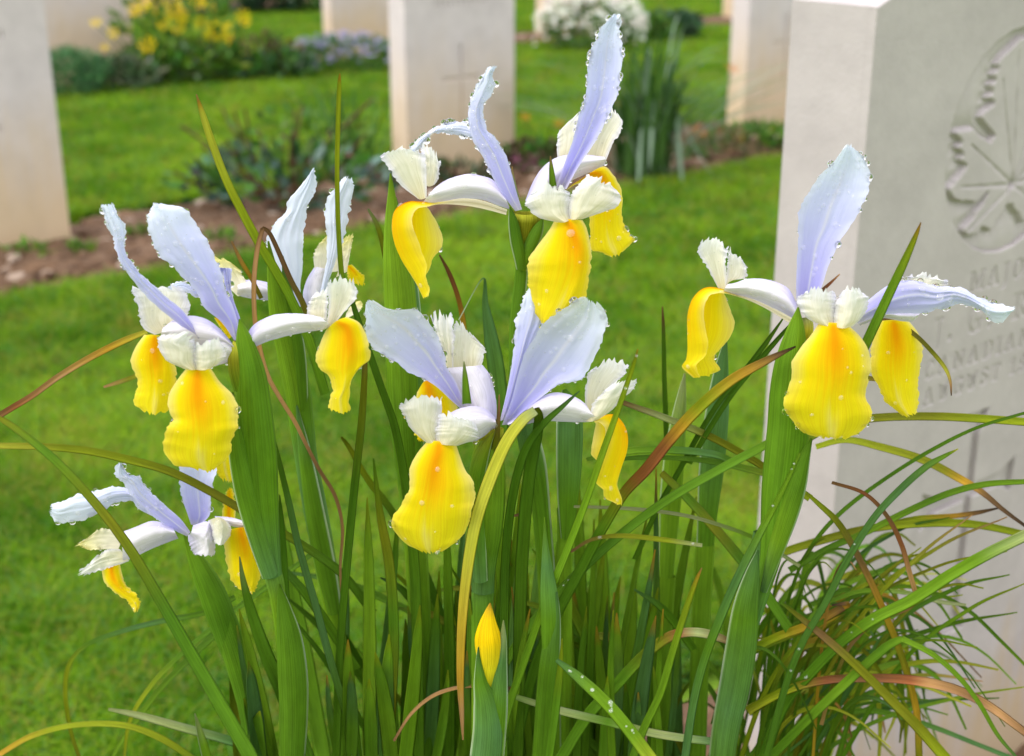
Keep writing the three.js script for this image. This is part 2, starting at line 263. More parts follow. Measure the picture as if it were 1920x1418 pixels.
{ // grass: tufts of blades
  const tuft = (n, hgt, w, seg) => {
    const P = [], idx = [], UV = [];
    for (let b = 0; b < n; b++) {
      const a = rr(0, 6.28), lean = rr(0.3, 1.25) * hgt, x0 = rr(-0.013, 0.013), z0 = rr(-0.013, 0.013), h = hgt * rr(0.5, 1.1), ww = w * rr(0.6, 1.2), px = Math.cos(a + 1.57), pz = Math.sin(a + 1.57), o = P.length / 3;
      for (let k = 0; k <= seg; k++) { const t = k / seg, l = lean * t * t, x = x0 + Math.cos(a) * l, z = z0 + Math.sin(a) * l, y = h * (t - 0.25 * t * t), q = ww * (1 - t * 0.92) / 2; P.push(x - px * q, y, z - pz * q, x + px * q, y, z + pz * q); UV.push(0, t, 1, t); if (k) { const c = o + k * 2; idx.push(c - 2, c - 1, c, c - 1, c + 1, c); } }
    }
    const g = new THREE.BufferGeometry(); g.setAttribute('position', new THREE.Float32BufferAttribute(P, 3)); g.setAttribute('uv', new THREE.Float32BufferAttribute(UV, 2)); g.setIndex(idx); g.computeVertexNormals(); return g;
  };
  const mat = new THREE.MeshPhysicalMaterial({ side: THREE.DoubleSide, roughness: 0.85, transmission: 0.35, thickness: 0, ior: 1.2, specularIntensity: 0.1 });
  const near = [[], [], []], far = [[], []];
  const colour = (x, z) => { const m = fbm(x * 2.2, z * 2.2, 3) + 0.5 * nz(x * 9, z * 9, 8), t = rnd(), band = 0.5 + 0.5 * Math.sin(qOf(x, z) * 7.5 + 0.8 * nz(x, z)); let c = mixc([0.06, 0.185, 0.004], [0.24, 0.41, 0.018], clamp(0.42 + m * 1.4 + (t - 0.5) * 1.3 + (band - 0.5) * 0.16, 0, 1)); if (rnd() < 0.16) c = mixc(c, [0.12, 0.28, 0.08], 0.75); if (rnd() < 0.12 + 0.34 * sst(fbm(x * 6, z * 6, 5), 0.05, 0.4)) c = mixc(c, [0.36, 0.27, 0.06], rr(0.3, 0.9)); return c; };
  for (let i = 0; i < 150000; i++) { const z = -0.95 - 2.45 * Math.pow(rnd(), 1.1), x = rr(-1, 1) * (0.48 * -z + 0.45); if (inBed(x, z) || rnd() < sst(-z, 2.5, 3.4)) continue; near[i % 3].push([V3(x, 0.001, z), rr(0.75, 1.25), rr(0, 6.28), colour(x, z)]); }
  for (let i = 0; i < 215000; i++) { const z = -2.4 - 8.6 * Math.pow(rnd(), 1.3), x = rr(-1, 1) * (0.46 * -z + 0.5); if (inBed(x, z) || rnd() > sst(-z, 2.3, 3.5)) continue; far[i % 2].push([V3(x, 0.001, z), rr(0.9, 1.5), rr(0, 6.28), colour(x, z)]); }
  near.forEach((l, i) => scatter('grass', tuft(9, 0.038, 0.0030, 3), mat, l, 'short wet mown grass of the near lawn', 'grass'));
  far.forEach((l, i) => scatter('grass', tuft(8, 0.036, 0.0042, 2), mat, l, 'short mown grass of the farther lawn', 'grass'));
}

// ---------------------------------------------------------------- headstones
const ST_W = 0.381, ST_H = 0.776, ST_D = 0.076, RISE = 0.037;
function stoneMap(sd, stain, gain = 1) {
  return tex(512, 1024, (u, v) => {
    const sp2 = nz(u * 190, v * 390, sd), gr = fbm(u * 8, v * 16, sd), fine = fbm(u * 40, v * 80, sd + 2, 3), low = (1 - sst(v + 0.12 * fbm(u * 6, v * 5, sd + 1) + 0.05 * nz(u * 30, v * 4, sd), 0.06, stain));
    let c = mixc([0.41, 0.376, 0.372], [0.48, 0.442, 0.436], clamp(0.5 + gr * 1.1 + fine * 0.5, 0, 1));
    c = mixc(c, [0.46, 0.35, 0.20], low * 0.85); c = mixc(c, [0.40, 0.29, 0.16], (1 - sst(v + 0.03 * nz(u * 9, 1, sd), 0.0, 0.09)) * 0.55);
    const dark = sst(sp2, 0.5, 0.75) * 0.08 + sst(nz(u * 60, v * 120, sd + 4), 0.55, 0.8) * 0.08 + sst(fbm(u * 3, v * 3, sd + 6), 0.15, 0.5) * 0.10; return c.map((x) => x * gain * (1 - dark));
  }, true, false);
}
const stoneBump = tex(512, 1024, grey((u, v) => 0.5 + 0.25 * nz(u * 150, v * 300, 3) + 0.3 * fbm(u * 50, v * 100, 6) + 0.2 * fbm(u * 9, v * 18, 2)), false, true);
const stoneMat = (map) => new THREE.MeshStandardMaterial({ map, bumpMap: stoneBump, bumpScale: 0.00035, roughness: 0.9 });
const SM = [stoneMat(stoneMap(1, 0.22)), stoneMat(stoneMap(7, 0.55, 1.32)), stoneMat(stoneMap(13, 0.5, 1.32))];
function outline() { const s = new THREE.Shape(), w = ST_W, h = ST_H, R = (w * w / 4 + RISE * RISE) / (2 * RISE), a = Math.asin(w / 2 / R); s.moveTo(0, -0.06); s.lineTo(w, -0.06); s.lineTo(w, h); s.absarc(w / 2, h + RISE - R, R, Math.PI / 2 - a, Math.PI / 2 + a, false); s.lineTo(0, -0.06); return s; }
function stoneUV(g) { const p = g.attributes.position, n = g.attributes.normal, uv = g.attributes.uv; for (let i = 0; i < p.count; i++) uv.setXY(i, (Math.abs(n.getX(i)) > 0.7 ? -p.getZ(i) * 0.9 + 0.05 : p.getX(i)) / 0.42, (p.getY(i) + (Math.abs(n.getY(i)) > 0.7 ? -p.getZ(i) : 0)) / 0.86); return g; }
const LAYER = 0.0075;
function rectHole(x0, y0, x1, y1) { const p = new THREE.Path(); p.moveTo(x0, y0); p.lineTo(x1, y0); p.lineTo(x1, y1); p.lineTo(x0, y1); p.lineTo(x0, y0); return p; }
function slab(holes, islands = [], shallow = 0) {
  const body = new THREE.ExtrudeGeometry(outline(), { depth: ST_D - LAYER, bevelEnabled: true, bevelThickness: 0.0016, bevelSize: 0.0016, bevelOffset: -0.0016, bevelSegments: 2, curveSegments: 40 }); body.translate(0, 0, -ST_D + 0.0002);
  const front = outline(); front.holes = holes;
  const bev = { depth: LAYER - 0.0012, bevelEnabled: true, bevelThickness: 0.0012, bevelSize: 0.0013, bevelOffset: -0.0013, bevelSegments: 2, curveSegments: 14 };
  const layer = new THREE.ExtrudeGeometry(front, bev); layer.translate(0, 0, -LAYER); const list = [body, layer];
  for (const s of islands) { const g = new THREE.ExtrudeGeometry(s, { ...bev, bevelSize: 0.0004, bevelOffset: -0.0004 }); g.translate(0, 0, -LAYER); list.push(g); }
  if (shallow) { const g = new THREE.BoxGeometry(0.24, 0.48, LAYER - shallow); g.translate(0.19, 0.4, -(LAYER + shallow) / 2 - 0.00005); list.push(g); }
  return stoneUV(mergeGeometries(list.map((g) => g.index ? g.toNonIndexed() : g)));
}
function crossPath(cx, top, bottom, armY, half, t, fl) {                    // Latin cross with flared ends
  const p = new THREE.Path(), q = [[cx - t, armY - t], [cx - t, bottom + fl * 2], [cx - t - fl, bottom], [cx + t + fl, bottom], [cx + t, bottom + fl * 2], [cx + t, armY - t], [cx + half - fl * 2, armY - t], [cx + half, armY - t - fl], [cx + half, armY + t + fl], [cx + half - fl * 2, armY + t], [cx + t, armY + t], [cx + t, top - fl * 2], [cx + t + fl, top], [cx - t - fl, top], [cx - t, top - fl * 2], [cx - t, armY + t], [cx - half + fl * 2, armY + t], [cx - half, armY + t + fl], [cx - half, armY - t - fl], [cx - half + fl * 2, armY - t]];
  p.moveTo(...q[0]); q.slice(1).forEach((a) => p.lineTo(...a)); p.lineTo(...q[0]); return p;
}
function headstone(s, q, geo, mat, label, lean = 0) {
  const p = row(s, q), t = thing('headstone', label, 'headstone', [p.x, 0, p.z], 'white stone grave markers in rows'); t.rotation.set(0, YAW, lean);
  const add = (n, g, m = mat) => { const o = new THREE.Mesh(g, m); o.name = n; o.castShadow = o.receiveShadow = true; t.add(o); return o; };
  add('slab', geo, mat); return add;
}
{ // the nearest stone: emblem, letters, cross
  const font = await new FontLoader().loadAsync('fonts/droid/droid_serif_bold.typeface.json');
  const holes = [], islands = [], cxE = 0.1905, cyE = 0.66, RE = 0.0905;
  const circle = new THREE.Path(); circle.absarc(cxE, cyE, RE, 0, Math.PI * 2, true); holes.push(circle);
  const write = (str, x, y, size, gap = 0) => { for (const chr of str) { const shapes = font.generateShapes(chr, size); let w = 0; for (const sh of shapes) { const pts = sh.extractPoints(5); pts.shape.forEach((a) => { w = Math.max(w, a.x); }); const h = new THREE.Path(pts.shape.map((a) => a.clone().add(new THREE.Vector2(x, y)))); holes.push(h); for (const hh of pts.holes) islands.push(new THREE.Shape(hh.map((a) => a.clone().add(new THREE.Vector2(x, y))))); } x += (chr === ' ' ? size * 0.42 : w + size * 0.15) + gap; } };
  write('MAJOR', 0.151, 0.541, 0.0165, 0.0022); write('J. G.', 0.109, 0.504, 0.0225, 0.003); write('R', 0.219, 0.504, 0.0225);
  write('CANADIAN', 0.101, 0.476, 0.0152, 0.0026); write('AUGUST 19', 0.103, 0.452, 0.0152, 0.0022);
  holes.push(crossPath(0.187, 0.428, 0.212, 0.352, 0.068, 0.0062, 0.011));
  const add = headstone(0.826, -0.63, slab(holes, islands), SM[0], 'nearest headstone at right, carved with a maple leaf in a circle');
  const panel = new THREE.BoxGeometry(0.33, 0.125, LAYER - 0.0022); panel.translate(0.19, 0.5, -LAYER / 2 - 0.00005); add('inscription_ground', stoneUV(panel.toNonIndexed()));
  // emblem: the floor of the round recess with a leaf carved in relief
  const half = [[-8, 83], [-31, 70], [-38, 64.5], [-34, 61], [-42, 57], [-36, 52.5], [-44, 49], [-37.5, 43.5], [-47, 39], [-34, 34.5], [-48.5, 29], [-51, 24], [-43, 18], [-28, 8], [-32, 5], [-46, 11], [-56, 18], [-76, 19], [-84, 16.5], [-72, 8], [-78, 4], [-68, -2], [-73, -6.5], [-62, -12], [-66, -15.5], [-70, -18.5], [-76, -22], [-84, -27], [-79.5, -32], [-73, -38], [-62, -41.5], [-55, -42], [-40, -45.5], [-28, -38.5], [-33, -45], [-41, -50], [-45, -56], [-55, -61], [-56.5, -66], [-50, -71], [-34, -72.5], [-29, -67], [-16, -72.5], [-8.5, -63.5], [-2, -60], [3, -54]];
  const axis = 6, poly = [...half.map(([x, y]) => [x, y]), ...half.slice().reverse().map(([x, y]) => [Math.min(2 * axis - x, 86), y])];
  const vein = [[[8, -36], [-60, 6]], [[8, -36], [-68, -28]], [[8, -36], [-50, -67]], [[8, -36], [-8, 76]], [[8, -36], [-26, 55]], [[8, -36], [76, 6]], [[8, -36], [80, -28]], [[8, -36], [62, -67]], [[8, -36], [38, 55]], [[3, -40], [0, -85]]];
  const segd = (x, y, a, b) => { const dx = b[0] - a[0], dy = b[1] - a[1], t = clamp(((x - a[0]) * dx + (y - a[1]) * dy) / (dx * dx + dy * dy), 0, 1); return [Math.hypot(x - a[0] - dx * t, y - a[1] - dy * t), t]; };
  const inside = (x, y) => { let c = false; for (let i = 0, j = poly.length - 1; i < poly.length; j = i++) { const [xi, yi] = poly[i], [xj, yj] = poly[j]; if ((yi > y) !== (yj > y) && x < (xj - xi) * (y - yi) / (yj - yi) + xi) c = !c; } return c; };
  const height = (x, y) => {
    const r = Math.hypot(x, y); let dm = 1e9; for (let i = 0, j = poly.length - 1; i < poly.length; j = i++) dm = Math.min(dm, segd(x, y, poly[j], poly[i])[0]);
    let h = -1.5 - 4.6 * Math.exp(-dm / 6.5) - 2.2 * Math.exp(-(90.5 - r) / 5) * sst(dm, 0, 6);
    if (inside(x, y)) { h = -5.9 + 5.6 * sst(dm + 0.9 * nz(x * 0.32, y * 0.32, 2), 0, 2.4) - 0.3 * sst(dm, 3, 20); for (const [a, b] of vein) { const [d, t] = segd(x, y, a, b); if (t < 0.97) h -= 1.5 * (0.6 + 0.8 * nz(x * 0.08, y * 0.08, 7) + 0.4) * Math.exp(-Math.pow(d / (1.5 * (1.15 - t * 0.7)), 2)); } }
    return h - 0.15 + 0.12 * fbm(x * 0.3, y * 0.3, 4);
  };
  const nr = 120, na = 400, P = [], UV = []; // rings
  for (let j = 0; j < nr; j++) for (let i = 0; i <= na; i++) { const r = (0.4 + (RE * 1000 - 0.4) * j / (nr - 1)), a = i / na * 2 * Math.PI, x = r * Math.cos(a), y = r * Math.sin(a); P.push(cxE + x / 1000, cyE + y / 1000, height(x, y) / 1000); UV.push((cxE + x / 1000) / 0.42, (cyE + y / 1000) / 0.86); }
  add('leaf_emblem', grid(P, na + 1, nr, UV));
}
{
  const marks = []; for (let r = 0; r < 3; r++) { let x = 0.1 + 0.02 * r; while (x < 0.28 - 0.02 * r) { const w = rr(0.004, 0.008); marks.push(rectHole(x, 0.50 + r * 0.034, x + w, 0.518 + r * 0.034)); x += w + rr(0.007, 0.013); } }
  const mid = slab([crossPath(0.187, 0.395, 0.17, 0.302, 0.062, 0.0048, 0.003), ...marks], [], 0.0042), plain = slab(marks.slice(), [], 0.0035);
  headstone(2.198, -3.23, mid, SM[1], 'headstone with a narrow cross, behind the topmost iris');
  headstone(0.836, -3.23, mid, SM[2], 'headstone at the left edge, its foot in bare soil', 0.004);
  headstone(3.565, -3.23, mid, SM[1], 'headstone showing just left of the nearest stone\'s top', -0.003);
  headstone(2.168, -5.8, plain, SM[1], 'headstone behind the yellow flowers at upper left');
  headstone(3.535, -5.8, plain, SM[2], 'headstone behind the small mauve flowers');
  headstone(4.835, -5.8, plain, SM[1], 'headstone half hidden by the white flowering bush');
  headstone(6.255, -5.8, plain, SM[2], 'thin sliver of a far headstone left of another at upper right');
  const [s4] = onRow(262, 20, -8.35), [s5] = onRow(566, 12, -8.35);
  headstone(s4 - 0.1, -8.35, plain, SM[2], 'farthest headstone at the top, behind the tall yellow flowers'); headstone(s5 - 0.30, -8.35, plain, SM[1], 'farthest headstone at the top, between dark bushes');
}
// ---------------------------------------------------------------- irises
{ // A: the large flower at left
  const A = iris('large iris at left with a long yellow fall over the lawn', foot(552, 20), 32);
  standard(A, 2, '450,648 456,640; 444,600 452,604; 428,560 438,563; 420,530 432,532; 412,503 431,503; 392,508 400,524; 372,545 371,556; 356,536 354,550; 340,528 342,546; 326,531 330,546; 313,538 320,549', { d: [-2, -16], b: 1, drops: 40, jag: 3 });
  arm(A, 2, '455,642 470,655; 472,613 495,643; 492,599 520,635; 516,590 548,628; 548,588 580,622; 580,590 605,618; 600,595 624,611', { d: [-1, 4], big: [[0.8, 0.55, 1.6, 0.7], [0.75, 0.4, 1.1, 0.7], [0.8, 0.25, 1.5, 0.7], [0.6, 0.86, 4.2, 0.35]] });
  fall(A, 3, '612,618 630,602 650,594; 605,632 650,615 672,604; 598,650 655,640 684,622; 592,670 655,665 692,650; 598,690 652,690 694,672; 614,705 650,708 675,690; 624,728 645,730 659,714; 618,745 638,748 656,740; 616,765 640,774 656,772', { d: [6, 8], b: 5, e: [-4, 2] });
  crest(A, '575,592 595,596 612,600; 578,570 598,568 614,570; 590,550 602,545 616,540', { d: [0, -2], nu: 13 });
  crest(A, '606,618 616,614 626,609; 614,595 626,596 640,592; 616,565 635,565 662,568; 614,538 640,538 670,548; 618,529 642,522 667,533', { d: [5, 8], b: -4 });
  standard(A, 3, '440,640 444,640 450,638; 415,604 432,602 447,610; 383,577 410,570 436,572; 370,550 396,540 422,545; 344,521 376,510 416,512; 322,499 358,485 402,480; 298,477 340,460 388,450; 283,450 325,435 370,425; 276,415 312,410 355,400; 279,397 305,395 338,388; 286,382 293,382 305,384', { d: [0, 6, 4], b: 4, e: [0, -5], drops: 60, big: [[0.33, 0.34, 1.3, 0.4], [0.0, 0.5, 1.1], [0.9, 0.3, 0.8], [0.75, 0.62, 0.8]] });
  arm(A, 2, '436,645 440,655; 415,620 420,650; 390,600 395,650; 360,592 360,650; 330,598 330,645; 305,615 300,632', { d: [1, 3] });
  crest(A, '290,628 310,622 345,605; 268,615 300,600 352,590; 260,585 300,575 356,575; 250,555 300,550 350,552; 241,540 290,538 335,537', { d: [2, -1], b: -5, drops: 14 });
  standard(A, 2, '370,637 377,632; 350,620 358,604; 321,597 340,580; 291,572 317,561; 266,546 295,541; 245,520 270,520; 223,490 246,492; 215,465 234,468; 210,445 235,440; 200,425 233,420; 192,398 220,403; 187,383 212,384', { d: [4, 14, 4], b: 2, drops: 46, big: [[0, 0.85, 1.0], [1, 0.55, 1.0], [1, 0.6, 0.8], [1, 0.5, 0.9], [0.05, 0.5, 0.9]] });
  fall(A, 3, '270,628 290,628 310,632; 253,653 290,650 320,665; 245,680 290,680 330,690; 256,708 292,708 330,710; 256,733 292,733 325,735; 249,754 290,758 322,760; 268,771 288,776 312,773', { d: [3, 1], b: 5 });
  fall(A, 3, '348,692 370,690 396,692; 330,716 370,714 412,716; 316,742 370,742 434,738; 316,768 372,768 446,762; 323,788 374,792 446,785; 314,800 376,812 444,804; 307,825 376,835 434,825; 308,848 376,852 432,848; 325,873 378,868 422,865; 350,877 385,884 402,881', { d: [12, 16, 6], b: 4, ruf: 2, big: [[0.15, 0.12, 0.9, 0.5]] });
  arm(A, 2, '438,648 440,674; 425,632 432,678; 408,626 412,684; 390,628 392,690', { d: [2, 4], b: 3 });
  crest(A, '345,692 358,694 370,693; 312,676 340,680 368,680; 298,655 335,658 367,662; 297,635 322,640 366,648; 305,628 345,624 360,640', { d: [15, 16], b: 6, drops: 3 });
  crest(A, '362,693 385,694 408,684; 362,678 390,680 422,670; 362,660 390,660 422,655; 362,646 390,638 414,637', { d: [15, 16], b: 6, drops: 3 });
  petal(A, 'stamen', 2, '401,596 409,595; 414,616 426,612; 429,636 436,630', { mat: M.fall, v0: 0.5, v1: 0.7, jag: 0.5, drops: 0, d: [-8, -6] });
  blade(A, 'ovary', '448,640,20 446,660,34 448,690,40 455,730,34', [4, 2], 'Yog', { th: 0.5, ch: -0.3, roll: 0 });
  blade(A, 'spathe_leaf', '449,598,3 458,640,32 470,700,54 476,770,66 482,850,72 488,930,66 498,1010,52 511,1080,34', [6, -4], 'lgggb', { ch: -0.5, th: 0.12, roll: 0, ns: 15 });
  blade(A, 'spathe_leaf', '436,735,4 440,790,16 446,850,34 462,930,40 484,1010,36 506,1080,30', [9, 0], 'gggb', { ch: -0.6, th: 0.12, roll: 0.1, edge: 1, ns: 15 });
  blade(A, 'stem', '500,1040,30 514,1085,33 522,1130,28 530,1200,26 536,1300,26 538,1420,26', [-4, -10], 'blgg', { th: 0.75, ch: 0, roll: 0 });
  blade(A, 'stem_leaf', '524,1095,3 532,1140,26 543,1200,46 549,1270,54 551,1340,50 549,1418,44', [0, -6], 'gggd', { ch: -0.5, th: 0.1, roll: 0, edge: -1, ns: 15 });
}
{ // B: the paler flower behind it
  const B = iris('pale iris standing back, between the left and the topmost flower', foot(640, -50), -50);
  standard(B, 2, '556,575 566,575; 540,540 563,535; 520,500 567,505; 505,465 568,470; 500,450 569,440; 515,418 574,410; 534,400 576,388; 541,376 588,366; 560,352 593,345; 578,328 590,326; 586,317 588,317', { d: [0, 0], b: 2, drops: 12, mat: M.white = petalMat(standTex, { transmission: 0.36, color: new THREE.Color(1.0, 1.0, 1.0) }), v0: 0.75, v1: 1 });
  standard(B, 2, '594,575 604,575; 602,540 614,535; 611,490 632,482; 613,440 645,445; 609,405 652,412; 612,375 658,384; 628,352 664,350; 645,331 660,336', { d: [0, 4], b: 2, drops: 10, mat: M.white, v0: 0.75, v1: 1 });
  arm(B, 2, '575,592 605,592; 568,555 612,560; 575,525 615,530; 590,500 618,505', { d: [-4, -10] });
  crest(B, '590,508 605,512 640,508; 588,478 610,480 650,490; 598,458 618,455 654,470; 610,442 628,438 650,448', { mat: M.cream, d: [-8, -12] });
  crest(B, '630,520 640,515 650,510; 640,490 648,485 656,478; 645,462 654,458 660,456; 652,446 658,442 662,440', { mat: M.cream, d: [-4, -6], nu: 9 });
  arm(B, 2, '515,533 515,564; 485,526 485,562; 462,525 460,558; 446,532 444,554', { d: [-4, -2] });
  crest(B, '446,556 455,550 462,543; 430,541 445,530 460,525; 413,522 432,510 452,514; 403,495 428,492 452,508; 400,480 424,487 440,500', { mat: M.cream, d: [0, -2] });
  fall(B, 3, '648,500 652,498 660,496; 650,512 662,508 672,508; 655,525 670,525 682,518; 664,533 674,536 684,533', { d: [-8, -10], drops: 0 });
  petal(B, 'fall_petal', 3, '646,600 660,592 668,590; 653,580 668,578 677,580; 668,566 675,564 680,570', { mat: M.cream, d: [8, 2], nv: 24 });
  blade(B, 'spathe_leaf', '503,452,3 510,500,18 519,550,34 528,600,42 540,660,42 552,720,42 562,790,34 570,850,24', [12, 0], 'lllg', { ch: -0.5, th: 0.12, roll: 0, ns: 13 });
  blade(B, 'spathe_leaf', '530,480,3 537,530,16 546,590,26 556,660,32 562,740,30 568,800,16', [9, 2], 'bggg', { ch: -0.5, th: 0.12, edge: -1, roll: 0, ns: 13 });
  blade(B, 'stem', '540,660,44 556,720,48 565,790,46 574,860,42 590,950,44 607,1040,42 622,1130,36 634,1220,32 642,1320,30 646,1420,30', [2, -4], 'ggblgg', { th: 0.5, ch: -0.2, roll: 0, ns: 13 });
  blade(B, 'stem_leaf', '556,760,3 568,830,20 580,900,30 594,980,36 612,1070,36 628,1150,26', [6, 0], 'bggg', { ch: -0.5, th: 0.1, edge: -1, roll: 0 });
}
{ // C: topmost
  const T = iris('topmost iris with two tall lilac standards before the cross headstone', foot(1035, -5), -2);
  standard(T, 2, '955,382 962,386; 925,320 935,318; 893,245 900,268; 872,229 878,257; 845,229 848,252; 820,237 815,250; 798,250 799,263; 778,267 788,277; 758,290 775,300', { d: [-4, -16, -6], b: 3, v0: 0.5, v1: 1, drops: 70, sizes: [0.4, 1.6], big: [[0, 0.48, 1.2], [0, 0.66, 1.0], [0, 0.78, 1.3], [1, 0.4, 1.1], [0.5, 0.93, 1.1]] });
  arm(T, 2, '985,376 992,382; 998,344 1020,372; 1014,318 1050,352; 1036,299 1080,335; 1065,290 1110,322; 1100,290 1130,312; 1133,294 1138,303', { d: [0, -16], b: 6 });
  crest(T, '1045,295 1060,293 1087,293; 1044,272 1066,262 1092,260; 1047,250 1065,235 1095,230; 1054,240 1078,218 1102,210', { d: [-12, -20] });
  crest(T, '1095,292 1115,301 1136,302; 1105,270 1125,265 1149,270; 1118,245 1140,235 1163,248; 1128,222 1150,215 1168,230; 1137,209 1150,208 1164,218', { d: [-13, -20], b: -4 });
  fall(T, 3, '1062,356 1075,345 1090,335; 1085,345 1110,325 1130,312; 1100,360 1130,335 1150,328; 1105,380 1140,370 1163,352; 1105,410 1140,400 1168,385; 1106,440 1140,430 1168,418; 1108,468 1145,455 1180,438; 1124,472 1152,472 1189,450; 1140,479 1155,479 1168,473', { d: [-8, -14], b: 4, v0: 0.28, big: [[1, 0.88, 1.3], [1, 0.8, 0.8]], drops: 14 });
  arm(T, 2, '945,364 957,393; 925,338 935,386; 903,330 905,375; 880,326 866,372; 855,331 841,376; 832,340 812,380; 815,352 794,378', { d: [2, -2], big: [[0.85, 0.3, 1.1, 0.5], [0.02, 0.45, 1.2, 0.5], [0.5, 0.5, 1.4, 0.3], [0.5, 0.97, 1.4, 0.5]] });
  fall(T, 3, '949,403 950,398 951,393; 903,391 904,384 905,376; 866,385 866,379 866,372; 825,383 822,380 825,377; 798,388 790,378 800,384; 784,391 765,378 808,398; 774,405 742,394 822,422; 775,428 736,425 830,450; 783,450 741,459 826,468; 792,476 754,490 812,484; 800,498 769,514 806,504; 799,522 780,532 798,520; 806,542 787,546 800,540; 803,556 793,558 798,557', { v0: 0, d: [-2, -2], e: [5, -6], nv: 90, big: [[0.42, 0.43, 1.2, 0.5]], jag: 1.2 });
  crest(T, '796,346 805,350 815,346; 797,320 808,322 822,335; 793,295 808,300 824,315; 788,274 807,276 827,304', { d: [-4, -7] });
  crest(T, '784,373 790,374 800,371; 752,348 775,335 800,345; 733,322 762,305 800,320; 716,298 748,284 797,294; 713,292 750,278 794,284', { d: [2, 4], b: -4, drops: 8 });
  standard(T, 2, '966,396 979,393; 948,372 969,362; 925,335 960,327; 907,296 947,290; 891,271 932,263; 879,238 912,238; 880,203 906,203; 887,172 922,177; 900,150 928,160; 908,137 924,141; 915,125 933,125', { d: [4, 10], b: 2, drops: 90, big: [[0, 0.68, 1.3], [0, 0.62, 1.1], [0, 0.54, 1.4], [0, 0.5, 1.2], [0, 0.38, 1.0], [0.45, 0.3, 1.3, 0.4]] });
  standard(T, 2, '1043,350 1062,355; 1057,311 1084,314; 1074,263 1114,268; 1086,218 1140,218; 1097,184 1155,184; 1101,140 1165,140; 1108,96 1167,96; 1118,72 1163,68; 1130,47 1162,47; 1150,28 1163,27', { d: [4, -2], b: -5, e: [0, 2], drops: 110, big: [[1, 0.55, 1.4], [0.98, 0.65, 1.1], [0, 0.66, 1.0], [0, 0.45, 1.0]] });
  fall(T, 3, '1040,413 1065,411 1092,413; 1028,434 1072,430 1100,428; 1009,459 1080,455 1107,458; 993,482 1082,482 1109,484; 989,508 1078,512 1106,512; 990,532 1066,545 1102,540; 998,560 1052,575 1098,560; 1005,588 1035,598 1085,575; 1016,604 1022,606 1050,596', { d: [12, 12, 4], b: 5.5, e: [-2, -2], big: [[0.45, 0.16, 1.7, 0.5]] });
  crest(T, '1045,417 1058,417 1072,412; 1010,408 1040,402 1068,397; 992,391 1032,382 1068,380; 985,380 1028,364 1069,366; 998,357 1028,346 1068,357', { d: [14, 12], b: 6 });
  crest(T, '1068,412 1078,412 1092,411; 1066,392 1090,396 1127,399; 1070,368 1100,376 1156,388; 1082,350 1112,352 1164,368; 1107,322 1125,338 1152,348', { d: [15, 12], b: 4, drops: 8 });
  blade(T, 'spathe_tip', '1032,293,2 1034,318,9 1037,350,14', [3, 2], 'tlg', { roll: 0 });
  blade(T, 'spathe_tip', '960,312,2 963,340,7 969,372,11', [6, 4], 'tpp', { roll: 0 });
  blade(T, 'ovary', '986,396,56 986,412,58 984,440,40 981,470,28', [1, 0], 'Yoog', { th: 0.4, ch: -0.4, roll: 0, ns: 13 });
  blade(T, 'spathe_leaf', '956,388,3 962,415,18 968,450,24 975,485,22 978,504,20', [7, 4], 'gdgg', { ch: -0.5, th: 0.1, roll: 0, edge: 1 });
  blade(T, 'spathe_leaf', '1018,410,3 1008,432,22 995,462,26 984,490,20 979,506,18', [5, 3], 'ggl', { ch: -0.5, th: 0.1, roll: 0, edge: -1 });
  blade(T, 'stem', '979,494,24 976,530,24 971,580,26 968,640,28 972,720,32 986,800,40 1000,860,44 1008,905,40 1016,970,34 1026,1100,34 1033,1260,34 1036,1420,34', [2, -10], 'gggbgglg', { th: 0.6, ch: -0.1, roll: 0, edge: -1 });
}
